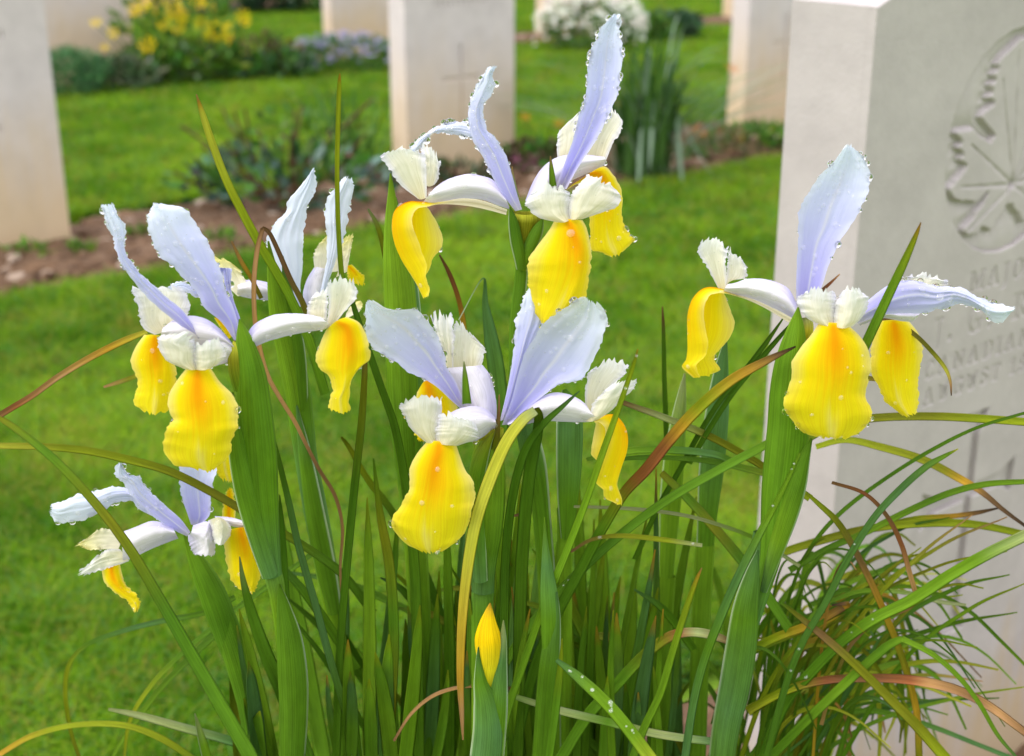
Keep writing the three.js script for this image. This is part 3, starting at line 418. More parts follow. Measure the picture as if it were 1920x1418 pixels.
{ // D: centre
  const D = iris('central iris with broad lilac standards spread apart', foot(905, 20), 16);
  standard(D, 2, '937,790 946,787; 950,735 966,745; 961,675 986,680; 965,630 1004,635; 966,601 1020,605; 975,578 1022,575; 982,556 1015,552; 990,540 1004,541', { d: [-3, -10], b: 2, drops: 18 });
  fall(D, 3, '782,735 800,712 830,720; 780,750 805,735 850,745; 783,770 810,765 858,770; 790,798 815,800 850,795; 776,815 786,826 800,828', { d: [-14, -6], b: 3, v0: 0.3, v1: 0.7 });
  arm(D, 2, '880,777 931,787; 872,755 931,757; 858,728 925,724; 845,705 917,701; 838,690 905,685', { d: [-3, -16], b: 7, big: [[1, 0.7, 1.3], [1, 0.5, 0.9]] });
  crest(D, '836,688 842,690 850,690; 828,650 838,655 850,660; 814,620 832,625 852,632; 810,596 828,594 848,592', { d: [-15, -18] , tip: 14 });
  crest(D, '842,690 870,692 903,685; 840,660 870,660 907,670; 846,630 872,630 908,652; 854,606 868,610 888,632', { d: [-16, -19], b: -3, tip: 12 });
  standard(D, 3, '864,767 869,765 875,762; 845,750 855,745 862,733; 818,725 838,718 852,711; 791,709 817,688 838,688; 765,697 800,662 834,664; 734,675 780,640 825,640; 712,662 765,622 812,617; 694,648 748,608 797,596; 686,630 730,598 780,581; 686,608 712,588 755,581; 684,590 700,578 728,580; 684,571 690,564 698,564', { d: [0, 10], b: -3, drops: 90, big: [[0, 0.45, 1.0], [0.1, 0.78, 0.9]] });
  arm(D, 2, '950,794 955,799; 975,775 985,796; 1000,752 1010,791; 1035,737 1040,790; 1068,740 1075,792; 1095,755 1105,791; 1106,770 1120,787', { d: [2, 6], big: [[0.5, 0.45, 1.0, 0.4], [0.6, 0.6, 1.1, 0.4], [1, 0.72, 0.9], [0.7, 0.8, 2.6, 0.35]] });
  crest(D, '1098,770 1110,772 1120,770; 1097,740 1115,742 1135,745; 1100,712 1125,715 1155,718; 1104,698 1140,692 1172,702; 1118,688 1145,672 1178,684', { d: [2, -4], b: -3 });
  fall(D, 3, '1112,789 1125,781 1114,791; 1125,793 1150,777 1117,796; 1134,803 1168,793 1114,810; 1134,820 1177,817 1110,835; 1128,850 1176,845 1109,853; 1120,880 1166,876 1122,868; 1116,903 1159,900 1125,890; 1130,918 1158,912 1140,912; 1134,934 1166,935 1150,936; 1155,944 1166,946 1160,946', { d: [4, 4], e: [6, -5], nv: 80, jag: 1.2, v0: 0.3, big: [[0.2, 0.78, 1.2, 0.5], [0.3, 0.93, 1.0, 0.5]] });
  crest(D, '1098,790 1110,791 1120,788; 1105,774 1125,776 1146,770; 1114,754 1140,753 1168,748; 1125,741 1152,736 1188,728; 1147,722 1170,714 1195,713', { d: [7, 9], b: 3, drops: 2 });
  standard(D, 3, '941,797 947,797 954,796; 957,757 968,768 981,772; 972,700 1000,730 1020,741; 985,660 1020,700 1048,722; 1000,636 1040,676 1086,714; 1018,608 1058,650 1106,690; 1044,588 1078,625 1124,650; 1064,574 1095,603 1136,615; 1078,562 1102,580 1135,588; 1095,558 1106,565 1120,570', { d: [4, 14], b: -4, drops: 60, big: [[0.5, 0.62, 1.5, 0.45], [0.62, 0.66, 1.2, 0.4], [0.4, 0.6, 1.0, 0.4], [0.3, 0.76, 1.1, 0.4], [0.92, 0.86, 1.3, 0.5], [0.35, 0.88, 0.9, 0.4]] });
  arm(D, 2, '928,783 932,801; 912,768 915,813; 890,762 895,826; 865,765 880,829; 840,776 866,833', { d: [3, 12], b: 6, big: [[0.85, 0.05, 1.6, 0.6], [0.95, 0.12, 1.3, 0.6]] });
  fall(D, 3, '800,829 822,827 856,836; 783,849 822,846 862,854; 769,876 815,876 872,880; 768,905 810,910 888,905; 764,925 805,935 890,928; 750,948 802,958 886,952; 735,972 800,985 880,976; 738,992 800,1008 870,1000; 760,1020 803,1028 853,1020; 785,1033 806,1037 830,1033', { d: [14, 20, 6], b: 4, ruf: 1.6, big: [[0.02, 0.72, 1.9, 0.6], [0.98, 0.88, 1.2], [0.85, 0.98, 1.1], [0.7, 0.98, 0.9]] });
  crest(D, '800,831 812,834 824,832; 772,806 798,812 822,821; 758,781 790,786 824,800; 750,766 788,762 828,776; 749,760 786,742 829,746', { d: [14, 14], b: 4, drops: 2 });
  crest(D, '818,832 838,835 858,836; 816,815 850,815 893,823; 818,797 856,799 897,810; 824,780 855,778 893,796', { d: [16, 16], b: 4, drops: 2 });
  blade(D, 'spathe_tip', '870,678,2 872,710,11 875,758,18', [6, 4], 'plg', { roll: 0, edge: 1 });
  blade(D, 'spathe_tip', '936,740,2 935,780,7 930,830,13 922,890,18', [9, 6], 'tnog', { roll: 0 });
  blade(D, 'ovary', '925,796,44 918,815,56 914,850,52', [2, 1], 'Yog', { th: 0.4, ch: -0.35, roll: 0, ns: 13 });
  blade(D, 'spathe_leaf', '930,815,4 915,835,44 914,880,66 912,940,70 910,1000,62 907,1060,46 905,1110,42', [5, 0], 'ollgb', { ch: -0.45, th: 0.12, roll: 0, ns: 15 });
  blade(D, 'spathe_leaf', '928,806,3 905,850,26 893,900,34 892,960,36 897,1030,30 901,1090,26', [9, 4], 'oggb', { ch: -0.5, th: 0.12, roll: 0, edge: -1, ns: 13 });
  blade(D, 'stem', '906,1060,44 905,1110,42 904,1200,40 904,1300,40 905,1420,40', [-1, -6], 'bglg', { th: 0.7, ch: 0, roll: 0 });
}
{ // E: right
  const E = iris('right-hand iris whose petals overlap the nearest headstone', foot(1365, 20), 14);
  crest(E, '1690,537 1735,547 1775,542; 1695,526 1735,530 1776,533; 1706,519 1740,514 1778,525', { d: [-8, -9], tip: 7 });
  crest(E, '1672,540 1684,538 1700,536; 1676,528 1686,526 1700,526; 1680,522 1688,520 1698,520', { d: [-9, -9], tip: 4, nu: 11, nv: 20 });
  fall(E, 3, '1650,602 1675,600 1705,603; 1638,625 1680,625 1722,625; 1633,655 1682,655 1730,650; 1632,690 1680,690 1728,680; 1645,722 1682,725 1723,710; 1660,752 1688,755 1722,745; 1690,778 1704,780 1718,772', { d: [-10, -12], b: 5, e: [0, -3] });
  arm(E, 2, '1610,604 1612,611; 1650,585 1655,597; 1685,583 1690,602; 1714,584 1710,603; 1726,586 1720,596', { d: [0, -2], b: 4 });
  standard(E, 3, '1600,590 1605,600 1610,608; 1632,560 1638,580 1645,592; 1670,533 1680,560 1685,588; 1712,526 1720,552 1722,588; 1748,535 1755,556 1756,582; 1782,537 1786,552 1790,570; 1808,542 1812,558 1814,573; 1832,555 1835,570 1838,582; 1856,566 1858,582 1860,602; 1880,572 1880,585 1880,604; 1903,575 1900,582 1893,590', { d: [3, 6], b: 4, drops: 80, big: [[0.55, 0.42, 1.6, 0.5], [0.6, 0.5, 1.5, 0.5], [0.98, 0.45, 1.8, 0.6], [0.45, 0.55, 1.1], [1, 0.68, 1.2], [0, 0.8, 1.1], [0.2, 0.92, 1.6, 0.5]] });
  arm(E, 2, '1495,572 1488,598; 1480,543 1470,588; 1458,530 1448,577; 1430,523 1422,565; 1402,523 1398,557; 1380,530 1372,551; 1364,533 1356,547', { d: [2, -2], b: 6, big: [[0.4, 0.45, 1.5, 0.4], [0.6, 0.35, 1.6, 0.35], [0.8, 0.2, 1.3, 0.4], [0.7, 0.55, 2.0, 0.3]] });
  fall(E, 3, '1482,607 1484,602 1486,596; 1440,581 1438,576 1436,570; 1400,562 1398,557 1396,553; 1358,550 1352,541 1360,548; 1336,552 1322,540 1362,560; 1323,566 1301,560 1371,585; 1320,594 1291,590 1377,606; 1324,622 1290,625 1370,632; 1328,648 1289,655 1350,655; 1322,668 1286,675 1340,672; 1305,685 1281,690 1350,693; 1312,706 1300,708 1336,702', { v0: 0, d: [-2, -2], e: [5, -6], nv: 90, jag: 1.2, drops: 12 });
  crest(E, '1346,539 1354,545 1362,541; 1335,518 1348,515 1362,518; 1320,493 1340,485 1362,490; 1309,476 1335,464 1364,472; 1313,455 1340,446 1364,466', { d: [0, 0], b: -3 });
  crest(E, '1360,540 1366,531 1372,526; 1362,515 1378,515 1399,520; 1364,490 1380,492 1399,502; 1364,468 1380,477 1394,490', { d: [-3, -5] });
  standard(E, 3, '1494,572 1506,574 1520,572; 1493,540 1515,546 1540,540; 1494,500 1522,506 1552,503; 1496,450 1531,460 1574,455; 1497,402 1545,426 1600,415; 1506,376 1558,386 1619,380; 1520,355 1572,352 1630,352; 1535,332 1582,326 1630,320; 1560,306 1590,299 1620,293; 1586,274 1594,272 1602,278', { d: [4, 2], b: -5, drops: 60, big: [[0.3, 0.88, 1.2, 0.5], [0.78, 0.82, 1.1, 0.5], [0.7, 0.45, 1.3, 0.5], [0.55, 0.28, 1.2, 0.5], [0.6, 0.2, 1.0, 0.5], [1, 0.5, 0.9]] });
  fall(E, 3, '1535,607 1562,605 1592,611; 1521,628 1564,625 1612,630; 1503,650 1566,650 1628,655; 1485,680 1566,680 1634,685; 1484,710 1565,710 1629,712; 1476,735 1562,738 1622,742; 1470,762 1560,770 1634,768; 1485,790 1560,797 1630,792; 1506,811 1560,815 1608,814; 1530,820 1562,822 1590,820', { d: [14, 16, 6], b: 4.5, ruf: 1.4, drops: 16, big: [[0.02, 0.7, 1.9, 0.6], [0.03, 0.8, 1.0], [0.06, 0.88, 1.0], [0.2, 0.94, 1.0], [1, 0.74, 1.3], [0.96, 0.8, 1.0]] });
  crest(E, '1537,609 1552,612 1566,612; 1515,598 1542,599 1566,599; 1500,580 1535,581 1566,581; 1495,561 1532,561 1567,565; 1504,548 1534,542 1567,548', { d: [14, 13], b: 5 });
  crest(E, '1562,611 1580,616 1600,612; 1564,599 1588,605 1617,595; 1566,581 1592,589 1629,571; 1570,562 1595,566 1628,557; 1578,548 1596,539 1614,544', { d: [15, 14], b: 7, drops: 8, sizes: [0.3, 1.0] });
  blade(E, 'spathe_tip', '1575,514,2 1558,530,5 1538,548,8', [2, 2], 'trn', { roll: 0 });
  blade(E, 'ovary', '1506,596,30 1508,615,34 1502,640,34', [3, 2], 'pYo', { th: 0.4, ch: -0.35, roll: 0 });
  blade(E, 'spathe_leaf', '1497,576,3 1492,620,34 1484,680,60 1480,740,72 1478,800,76 1472,860,76 1464,920,70 1455,980,56 1444,1050,38 1428,1110,30 1414,1170,18', [9, 0], 'lggggb', { ch: -0.5, th: 0.12, roll: 0, ns: 15 });
  blade(E, 'spathe_leaf', '1522,822,4 1508,860,22 1494,910,36 1478,960,40 1462,1010,34 1446,1060,24 1432,1110,12', [12, 4], 'gglb', { ch: -0.5, th: 0.12, roll: -0.1, edge: -1, ns: 13 });
  blade(E, 'stem', '1436,1000,46 1426,1060,42 1414,1120,38 1400,1200,34 1382,1300,26 1364,1420,22', [-2, -6], 'bggl', { th: 0.6, ch: -0.1, roll: 0 });
  blade(E, 'stem_leaf', '1421,1032,3 1410,1080,28 1398,1140,46 1390,1210,56 1377,1290,56 1362,1360,50 1352,1430,46', [8, 3], 'bgbg', { ch: -0.5, th: 0.1, roll: 0, edge: 1, ns: 13 });
}
{ // F: low at left
  const L = iris('low iris at left, partly behind the large one\'s fall', foot(490, -20), -14);
  fall(L, 2, '400,850 436,850; 404,880 441,885; 413,898 443,906', { d: [-14, -16], v0: 0.8, v1: 1, drops: 0 });
  fall(L, 2, '416,975 441,975; 418,945 441,940; 426,918 434,914', { d: [-10, -14], v0: 0.35, v1: 0.6, drops: 0 });
  standard(L, 2, '320,985 325,990; 295,965 300,975; 262,937 262,956; 240,916 245,940; 212,912 212,946; 190,917 185,962; 170,922 155,976; 145,927 128,980; 120,939 105,980; 98,946 94,967', { d: [-4, -12], b: 4, drops: 40, v0: 0.4, sizes: [0.4, 1.3], big: [[0.9, 0.6, 1.8, 0.5], [0.9, 0.5, 1.2, 0.5], [0.7, 0.72, 1.5, 0.5]] });
  standard(L, 3, '358,984 368,986 379,982; 350,960 374,966 393,965; 340,930 372,938 396,935; 336,900 370,906 400,905; 336,875 372,880 407,875; 338,850 372,852 404,850; 345,825 372,822 398,826', { d: [-3, -8], b: -6, drops: 8 });
  crest(L, '230,1000 228,1012 222,1030; 205,993 200,1010 200,1030; 185,993 178,1012 186,1032; 165,1008 155,1018 168,1031; 150,1017 146,1022 156,1028', { d: [-2, -4], mat: M.cream });
  arm(L, 2, '324,990 334,1010; 300,979 315,1017; 280,978 285,1029; 255,988 252,1045; 228,998 230,1055', { d: [2, 2], b: 5, big: [[0.85, 0.62, 1.5, 0.6]] });
  fall(L, 2, '190,1068 224,1054; 195,1091 229,1078; 210,1108 237,1098; 236,1126 256,1117; 246,1138 264,1132; 252,1148 257,1146', { d: [0, 4], b: 3, v0: 0.32, jag: 2.5 });
  crest(L, '225,1030 236,1045 242,1052; 205,1030 212,1048 215,1062; 188,1038 185,1055 188,1069; 150,1070 153,1075 158,1080', { d: [3, 4], big: [[0.3, 0.8, 1.7, 0.4]] });
  standard(L, 2, '350,1006 357,998; 320,991 338,973; 288,969 312,950; 262,948 290,930; 245,929 272,912; 232,908 260,894; 216,894 240,889; 216,877 233,877; 222,870 227,870', { d: [2, 6], b: 2, drops: 36 });
  fall(L, 3, '428,994 450,989 472,989; 420,1018 455,1012 482,1015; 424,1050 460,1045 492,1052; 432,1085 462,1082 488,1078; 448,1104 465,1106 482,1100; 462,1110 470,1113 478,1108', { d: [6, 8], b: 5, v0: 0.3 });
  petal(L, 'style_arm', 2, '402,968 408,978; 435,971 435,987; 468,981 470,992', { mat: M.style, d: [2, 4], b: 3, jag: 0.3, nv: 20 });
  crest(L, '352,1004 358,999 362,985; 354,1019 378,1006 392,978; 362,1036 385,1021 401,1000; 367,1042 386,1043 404,1042', { d: [6, 8], b: 7, mat: M.style, tip: 3 });
  crest(L, '390,976 410,970 426,978; 394,990 415,985 433,989; 397,1005 415,1005 432,1004; 402,1018 412,1022 419,1020', { d: [8, 10], b: 10, tip: 2, jag: 1, big: [[0.4, 0.3, 2.2, 0.4]] });
  blade(L, 'spathe_leaf', '345,1000,4 368,1050,30 392,1100,46 412,1150,50 430,1210,40 446,1270,26', [0, -6], 'lgdg', { ch: -0.5, th: 0.12, roll: 0, ns: 13 });
  blade(L, 'stem', '405,1120,40 430,1190,46 452,1260,46 470,1330,44 484,1420,42', [-4, -8], 'dgdg', { th: 0.5, ch: -0.2, roll: 0, ns: 13 });
}
{ // G: bud
  const G = thing('iris_bud', 'unopened yellow iris bud in its green sheath, low at centre', 'iris bud', foot(910, 48).toArray()); G.userData.d0 = 44;
  blade(G, 'petals', '919,1131,2 917,1148,17 915,1170,34 915,1192,48 916,1210,50 917,1235,44 915,1262,34 913,1300,22', [3, 0], [[0, 'a'], [0.2, 'A'], [0.45, 'A'], [0.8, 'Z'], [1, 'o']], { th: 0.8, ch: -0.1, roll: 0, ns: 13, vary: 0, n: 40 });
  blade(G, 'sheath', '897,1213,2 897,1240,10 901,1280,26 910,1320,44 914,1370,54 910,1425,58', [5, 2], 'bgbb', { ch: -0.55, th: 0.1, roll: 0.12, edge: 1, ns: 15, vary: 0.05 });
  blade(G, 'sheath', '944,1163,2 943,1200,14 938,1240,26 932,1290,40 926,1340,50 918,1425,52', [3, -1], 'pbgg', { ch: -0.55, th: 0.1, roll: -0.1, edge: -1, ns: 15, vary: 0 });
}
{ // stems whose flowers have not opened
  const U = thing('iris_shoot', 'tall green unopened iris stem left of the topmost flower', 'iris shoot', foot(790, -30).toArray()); U.userData.d0 = -30;
  blade(U, 'spathe_leaf', '732,325,3 734,360,13 737,420,32 744,490,52 750,560,60 753,640,62 757,740,62 763,840,52 770,920,40 776,1000,26', [4, -2], 'lllgg', { ch: -0.45, th: 0.14, roll: 0, ns: 15 });
  blade(U, 'spathe_leaf', '742,370,3 754,440,20 764,520,34 772,610,38 776,720,38 778,840,34', [1, -2], 'gbbg', { ch: -0.5, th: 0.12, roll: 0.2, edge: -1, ns: 13 });
  blade(U, 'stem', '767,880,48 776,980,44 784,1100,42 790,1240,40 793,1420,40', [-2, -6], 'glgd', { th: 0.6, ch: -0.1, roll: 0 });
  const W = thing('iris_shoot', 'thick green iris stem under the central flower\'s right arm', 'iris shoot', foot(1062, -8).toArray()); W.userData.d0 = -8;
  blade(W, 'spathe_leaf', '1058,730,8 1066,760,40 1068,800,50 1067,870,48 1065,930,40 1063,970,30 1061,1010,18', [3, 0], 'dbgg', { ch: -0.4, th: 0.16, roll: 0, edge: 1, ns: 13 });
  blade(W, 'stem', '1063,955,38 1060,1000,30 1058,1100,30 1056,1250,32 1054,1420,32', [-1, -6], 'gllg', { th: 0.7, ch: 0, roll: 0 });
  const X = thing('iris_shoot', 'narrow pointed iris sheath right of the bud', 'iris shoot', foot(1022, 30).toArray()); X.userData.d0 = 26;
  blade(X, 'sheath', '1021,970,2 1022,1010,8 1025,1060,20 1029,1110,32 1032,1160,36 1030,1210,28 1027,1270,14', [4, 0], 'lbgg', { ch: -0.5, th: 0.12, roll: 0, ns: 13 });
  blade(X, 'sheath', '1044,1110,3 1040,1160,22 1032,1230,36 1024,1300,36 1016,1420,36', [3, -3], 'bgg', { ch: -0.5, th: 0.2, roll: 0.1, edge: -1, ns: 13 });
  const Y = thing('iris_shoot', 'pale green iris stem behind the drooping left fall of the right flower', 'iris shoot', foot(1240, -70).toArray()); Y.userData.d0 = -70;
  blade(Y, 'spathe_leaf', '1284,700,3 1276,760,22 1266,840,36 1258,930,40 1252,1020,32 1246,1120,24 1243,1180,14', [3, -2], 'pllg', { ch: -0.4, th: 0.14, roll: 0, edge: 1, ns: 13 });
  blade(Y, 'stem', '1250,1080,34 1244,1200,32 1240,1420,32', [-1, -4], 'lg', { th: 0.6, ch: 0, roll: 0 });
  const Z = thing('iris_shoot', 'blue-green iris stem close left of the right flower\'s stem', 'iris shoot', foot(1310, -55).toArray()); Z.userData.d0 = -55;
  blade(Z, 'spathe_leaf', '1362,630,3 1352,700,28 1344,780,44 1334,880,46 1326,970,36 1320,1060,28 1316,1120,16', [3, -2], 'bbgg', { ch: -0.4, th: 0.14, roll: 0, edge: 1, ns: 13 });
  blade(Z, 'stem', '1322,1020,36 1314,1180,34 1306,1420,34', [-1, -4], 'lg', { th: 0.6, ch: 0, roll: 0 });
}
// ---------------------------------------------------------------- the leaves round the irises
const clump = thing('iris_clump', 'clump of upright and bent green iris leaves at the centre', 'leaf clump', foot(920, 0).toArray());
const tuftR = thing('sedge_clump', 'tangle of thin arching leaves in front of the nearest headstone', 'leaf clump', foot(1480, -60).toArray());
const lf = (pts, d, c, o) => blade(clump, 'leaf', pts, d, c, o), lt = (pts, d, c, o) => blade(tuftR, 'leaf', pts, d, c, o);
// left and centre, traced one by one (tip first)
lf('368,177,2 380,215,11 398,270,14 425,340,15 455,400,16 485,455,17 515,505,17 545,560,17 580,640,18 610,740,18', [-18, -40], [[0, 't'], [0.05, 'a'], [0.1, 'Y'], [0.4, 'y'], [0.8, 'l'], [1, 'g']], { roll: 0.05, vary: 0.15 });
lf('637,138,2 636,160,8 634,220,9 632,320,9 634,420,9 641,520,10 652,575,10', [-30, -40], [[0, 'a'], [0.08, 'a'], [0.16, 'y'], [0.5, 'y'], [1, 'g']], { roll: 0.05, vary: 0.1 });
lf('655,545,6 668,590,11 690,655,13 716,730,14 740,800,15 756,880,16 770,980,18 780,1120,20 786,1420,20', [-2, -20], 'dddgg', { roll: -0.2 });
lf('640,1120,3 638,1060,5 642,990,6 628,930,7 598,880,7 572,830,7 552,790,8 524,745,8 502,705,9 488,660,10 478,600,9 476,530,9 482,470,9 492,428,8', [-8, -22], [[0, 't'], [0.3, 'n'], [0.45, 't'], [0.9, 't'], [1, 'n']], { roll: 0.1, vary: 0.1 });
lf('492,427,7 505,437,8 522,472,9 545,525,10 566,565,11 585,610,12', [-22, -32], [[0, 'n'], [0.5, 'n'], [1, 'o']], { roll: 0.1 });
lf('434,452,3 452,490,8 470,520,8 490,560,8', [-40, -46], 'tao', {});
lf('275,622,9 230,640,12 170,670,12 110,706,11 60,742,11 22,765,11 -6,782,11', [10, 14], [[0, 'Y'], [0.25, 'a'], [0.5, 't'], [0.8, 'r'], [1, 'n']], { roll: 0.2, vary: 0.1 });
lf('-6,780,10 40,812,13 105,865,15 175,940,16 240,1025,18 300,1125,20 360,1230,23 415,1325,25 470,1420,27', [14, 30], 'ogodgg', { roll: 0.15 });
lf('-10,836,11 80,838,13 160,845,14 240,862,15 320,885,15 400,925,15 480,972,15 560,1018,15 640,1075,16 700,1150,16', [4, -30], 'Yyyoogg', { roll: -0.1 });
lf('194,726,4 225,716,8 262,703,9 330,680,9', [-20, -28], 'toy', {});
lf('-10,1420,9 60,1380,10 140,1360,10 230,1360,11 300,1384,12 365,1425,12', [-10, -20], 'ayyyl', {});
lf('150,1425,6 132,1370,7 122,1300,8 130,1245,8 165,1208,8 235,1182,9 312,1163,10 380,1150,10 440,1120,10', [-30, -44], 'oyygbgg', { roll: 0.1 });
lf('203,1330,5 260,1342,12 340,1364,15 420,1386,16 500,1410,16', [-34, -40], 'ppbg', {});
lf('232,1425,4 244,1350,7 286,1282,9 345,1222,9 420,1160,10 500,1100,10 570,1050,10 620,1010,10', [-44, -60], 'yygggd', {});
lf('205,1430,6 240,1372,10 300,1292,11 370,1220,12 430,1168,12', [-50, -60], 'llgg', {});
lf('365,1338,2 378,1385,14 392,1435,18', [10, 6], 'pll', { edge: 1 });
lf('449,1044,2 456,1090,11 472,1150,19 500,1230,25 535,1310,28 575,1425,30', [26, 20], 'pggdg', { roll: 0.3 });
lf('432,1150,6 438,1230,16 440,1320,18 448,1425,18', [-22, -26], 'ddog', {});
lf('508,800,3 522,860,9 541,940,12 560,1025,13 590,1130,14 620,1240,14 650,1340,14 668,1425,14', [8, 0], 'gdbbgb', { roll: -0.3 });
lf('524,928,2 528,980,10 532,1060,14 536,1130,15 545,1220,15', [14, 6], 'dddg', {});
lf('684,632,2 684,690,10 678,790,14 666,900,15 655,1010,15 645,1120,15 636,1250,15 630,1425,15', [6, -6], [[0, 'n'], [0.07, 'n'], [0.16, 'o'], [0.4, 'd'], [1, 'g']], { roll: 0.2 });
lf('700,860,3 712,960,14 730,1060,19 738,1180,20 734,1300,20 726,1425,20', [-4, -12], 'godog', { roll: -0.3 });
lf('640,820,4 655,840,9 690,900,12 735,960,14 790,1060,15 830,1160,15', [-40, -60], 'oydd', {});
lf('860,600,2 905,522,3 910,570,12 920,630,26 930,690,32 936,760,34 938,840,32', [-40, -46], [[0, 'w'], [0.15, 'b'], [0.5, 'b'], [1, 'g']], { ch: 0.4, roll: 0.1, n: 40, vary: 0.2 });
lf('824,478,3 842,512,8 858,555,9 868,600,10 874,660,10', [-50, -60], [[0, 'n'], [0.4, 'r'], [0.75, 'a'], [1, 'Y']], {});
lf('690,392,4 706,420,9 718,460,10 728,520,11 732,600,11', [-56, -62], 'pyoo', {});
lf('868,1388,3 866,1340,9 863,1270,14 866,1170,18 876,1070,21 893,975,24 920,895,25 950,828,24 980,788,22 1004,770,18', [48, 30], [[0, 't'], [0.12, 't'], [0.22, 'a'], [0.5, 'Y'], [0.85, 'Y'], [1, 'p']], { roll: 0.05, n: 60, ch: 0.2, drops: 0 });
lf('1004,769,18 1010,782,18 1008,810,20 1000,850,22 990,910,24 982,1000,24 976,1120,24 970,1425,22', [29, 6], 'oddggg', { roll: 0.1, n: 50 });
lf('1087,733,2 1055,762,9 1018,796,13 988,838,16 970,890,17 958,950,17 950,1020,17 946,1120,17 944,1425,17', [36, 10], 'bdddddg', { roll: 0.1, n: 60 });
lf('1196,655,2 1186,690,8 1160,765,11 1128,855,13 1095,950,14 1058,1045,15 1015,1150,15 978,1255,15 950,1340,15 935,1425,15', [42, 18], [[0, 'a'], [0.06, 'y'], [0.4, 'l'], [1, 'g']], { roll: 0.2, drops: 3 });
lf('1100,862,6 1150,850,13 1210,843,14 1280,845,14 1340,852,13 1370,864,12', [-6, -26], 'glgbg', {});
lf('1130,866,4 1200,858,9 1280,860,9 1350,868,12 1420,884,13 1470,898,13', [-20, -30], 'dggo', {});
lf('1165,754,9 1245,783,13 1330,818,14 1400,856,14 1445,884,14 1520,935,14', [-22, -36], 'npoooy', {});
lf('1241,888,13 1290,935,17 1340,990,18 1390,1050,19 1430,1105,19 1480,1180,19', [-18, -30], 'ogodgg', {});
lf('1492,650,3 1440,675,14 1370,714,20 1305,770,22 1255,826,22 1212,880,22 1170,925,20 1130,990,20 1085,1075,20 1040,1160,20 1000,1260,20 960,1425,20', [32, -12], [[0, 'k'], [0.06, 'n'], [0.14, 'a'], [0.24, 'y'], [0.3, 'a'], [0.36, 'r'], [0.45, 'r'], [0.52, 'o'], [0.6, 'g'], [1, 'd']], { roll: 0.3, n: 80 });
lf('1510,792,5 1440,832,15 1350,880,17 1260,932,17 1180,990,17 1110,1050,17 1040,1120,17 975,1200,17 920,1300,17 880,1425,17', [14, -14], 'lggdgdd', { roll: -0.2, drops: 4 });
lf('1076,950,5 1180,954,7 1280,966,7 1360,988,7 1420,1012,7 1500,1062,7', [4, -20], 'ppplp', {});
lf('1317,1023,7 1240,1012,10 1165,1005,9 1110,1012,7 1070,1035,5', [8, 6], [[0, 'p'], [0.2, 'y'], [0.6, 'o'], [1, 'n']], { drops: 2 });
lf('1468,598,3 1435,645,9 1395,697,10 1350,752,10 1310,815,10 1275,880,10 1235,950,10 1190,1050,10', [-14, -40], 'gddddg', {});
lf('1486,604,4 1455,640,9 1412,690,10 1372,740,10 1330,805,10 1292,870,10', [-12, -30], 'ddddg', {});
lf('1316,1065,2 1305,1090,8 1284,1150,12 1262,1220,14 1238,1300,15 1208,1365,15 1185,1425,15', [26, 18], [[0, 't'], [0.08, 'a'], [0.2, 'y'], [0.5, 'l'], [1, 'g']], { roll: 0.2 });
lf('1044,1238,8 1090,1275,20 1140,1322,23 1182,1372,24 1225,1430,25', [58, 56], 'bllY', { roll: -0.1, drops: 16, dsize: 1.1 });
lf('1054,1198,2 1050,1260,12 1042,1330,16 1028,1430,16', [46, 40], 'ygg', {});
lf('1372,1205,12 1330,1190,17 1290,1186,17 1252,1196,19 1205,1232,21 1150,1290,22 1100,1345,22 1050,1425,22', [14, 4], [[0, 'n'], [0.2, 'p'], [0.32, 'r'], [0.42, 'o'], [0.6, 'g'], [1, 'g']], { roll: 0.2 });
lf('938,1298,8 1040,1330,14 1140,1354,15 1240,1378,15 1345,1392,14', [20, 10], 'gpgpb', { roll: 0.2 });
lf('738,1390,5 770,1340,6 812,1305,7 862,1289,7 915,1286,7 960,1292,7', [16, 10], 'nttttn', {});
lf('1500,850,5 1462,930,11 1425,1000,14 1385,1080,16 1348,1165,17 1320,1240,16 1300,1320,15 1284,1425,15', [40, 26], 'llbgbb', { roll: 0.3, drops: 4 });
lf('1242,575,2 1244,620,7 1246,720,9 1250,830,10 1254,950,10', [-80, -90], [[0, 't'], [0.15, 'n'], [0.3, 'g'], [1, 'd']], {});
lf('955,968,4 975,965,6 995,957,7 1010,950,7', [-10, -20], 'nnr', {});
// filler: upright blades behind and between
for (let i = 0; i < 128; i++) {
  const front = i < 26, x = front ? rr(470, 1330) : 560 + 760 * (0.5 + 0.5 * (rnd() + rnd() - 1)) + rr(-50, 60), top = front ? rr(1120, 1340) : 850 + 430 * Math.pow(rnd(), 0.75), lean = rr(-0.16, 0.16) + (x - 940) * 0.00022, h = 1425 - top, w = rr(12, 30), dd = front ? rr(0, 20) : rr(-150, -16);
  const px = (t) => x + lean * h * (1 - t) + 18 * Math.sin(i * 2.3) * t * (1 - t);
  let s = ''; for (let k = 0; k <= 5; k++) { const t = k / 5; s += (k ? ' ' : '') + `${px(t).toFixed(1)},${(top + h * t).toFixed(1)},${(k === 0 ? 2 : w * Math.min(1, 0.45 + t)).toFixed(1)}`; }
  lf(s, [dd, dd - 14], [[0, rnd() < 0.25 ? 'a' : 'y'], [0.12, ['l', 'g', 'b', 'l'][i % 4]], [0.5, ['g', 'g', 'b', 'l', 'l'][i % 5]], [1, 'g']], { roll: rr(-0.7, 0.7), n: 20, ch: rr(0.15, 0.5), vary: rr(-0.25, 0.2) });
}
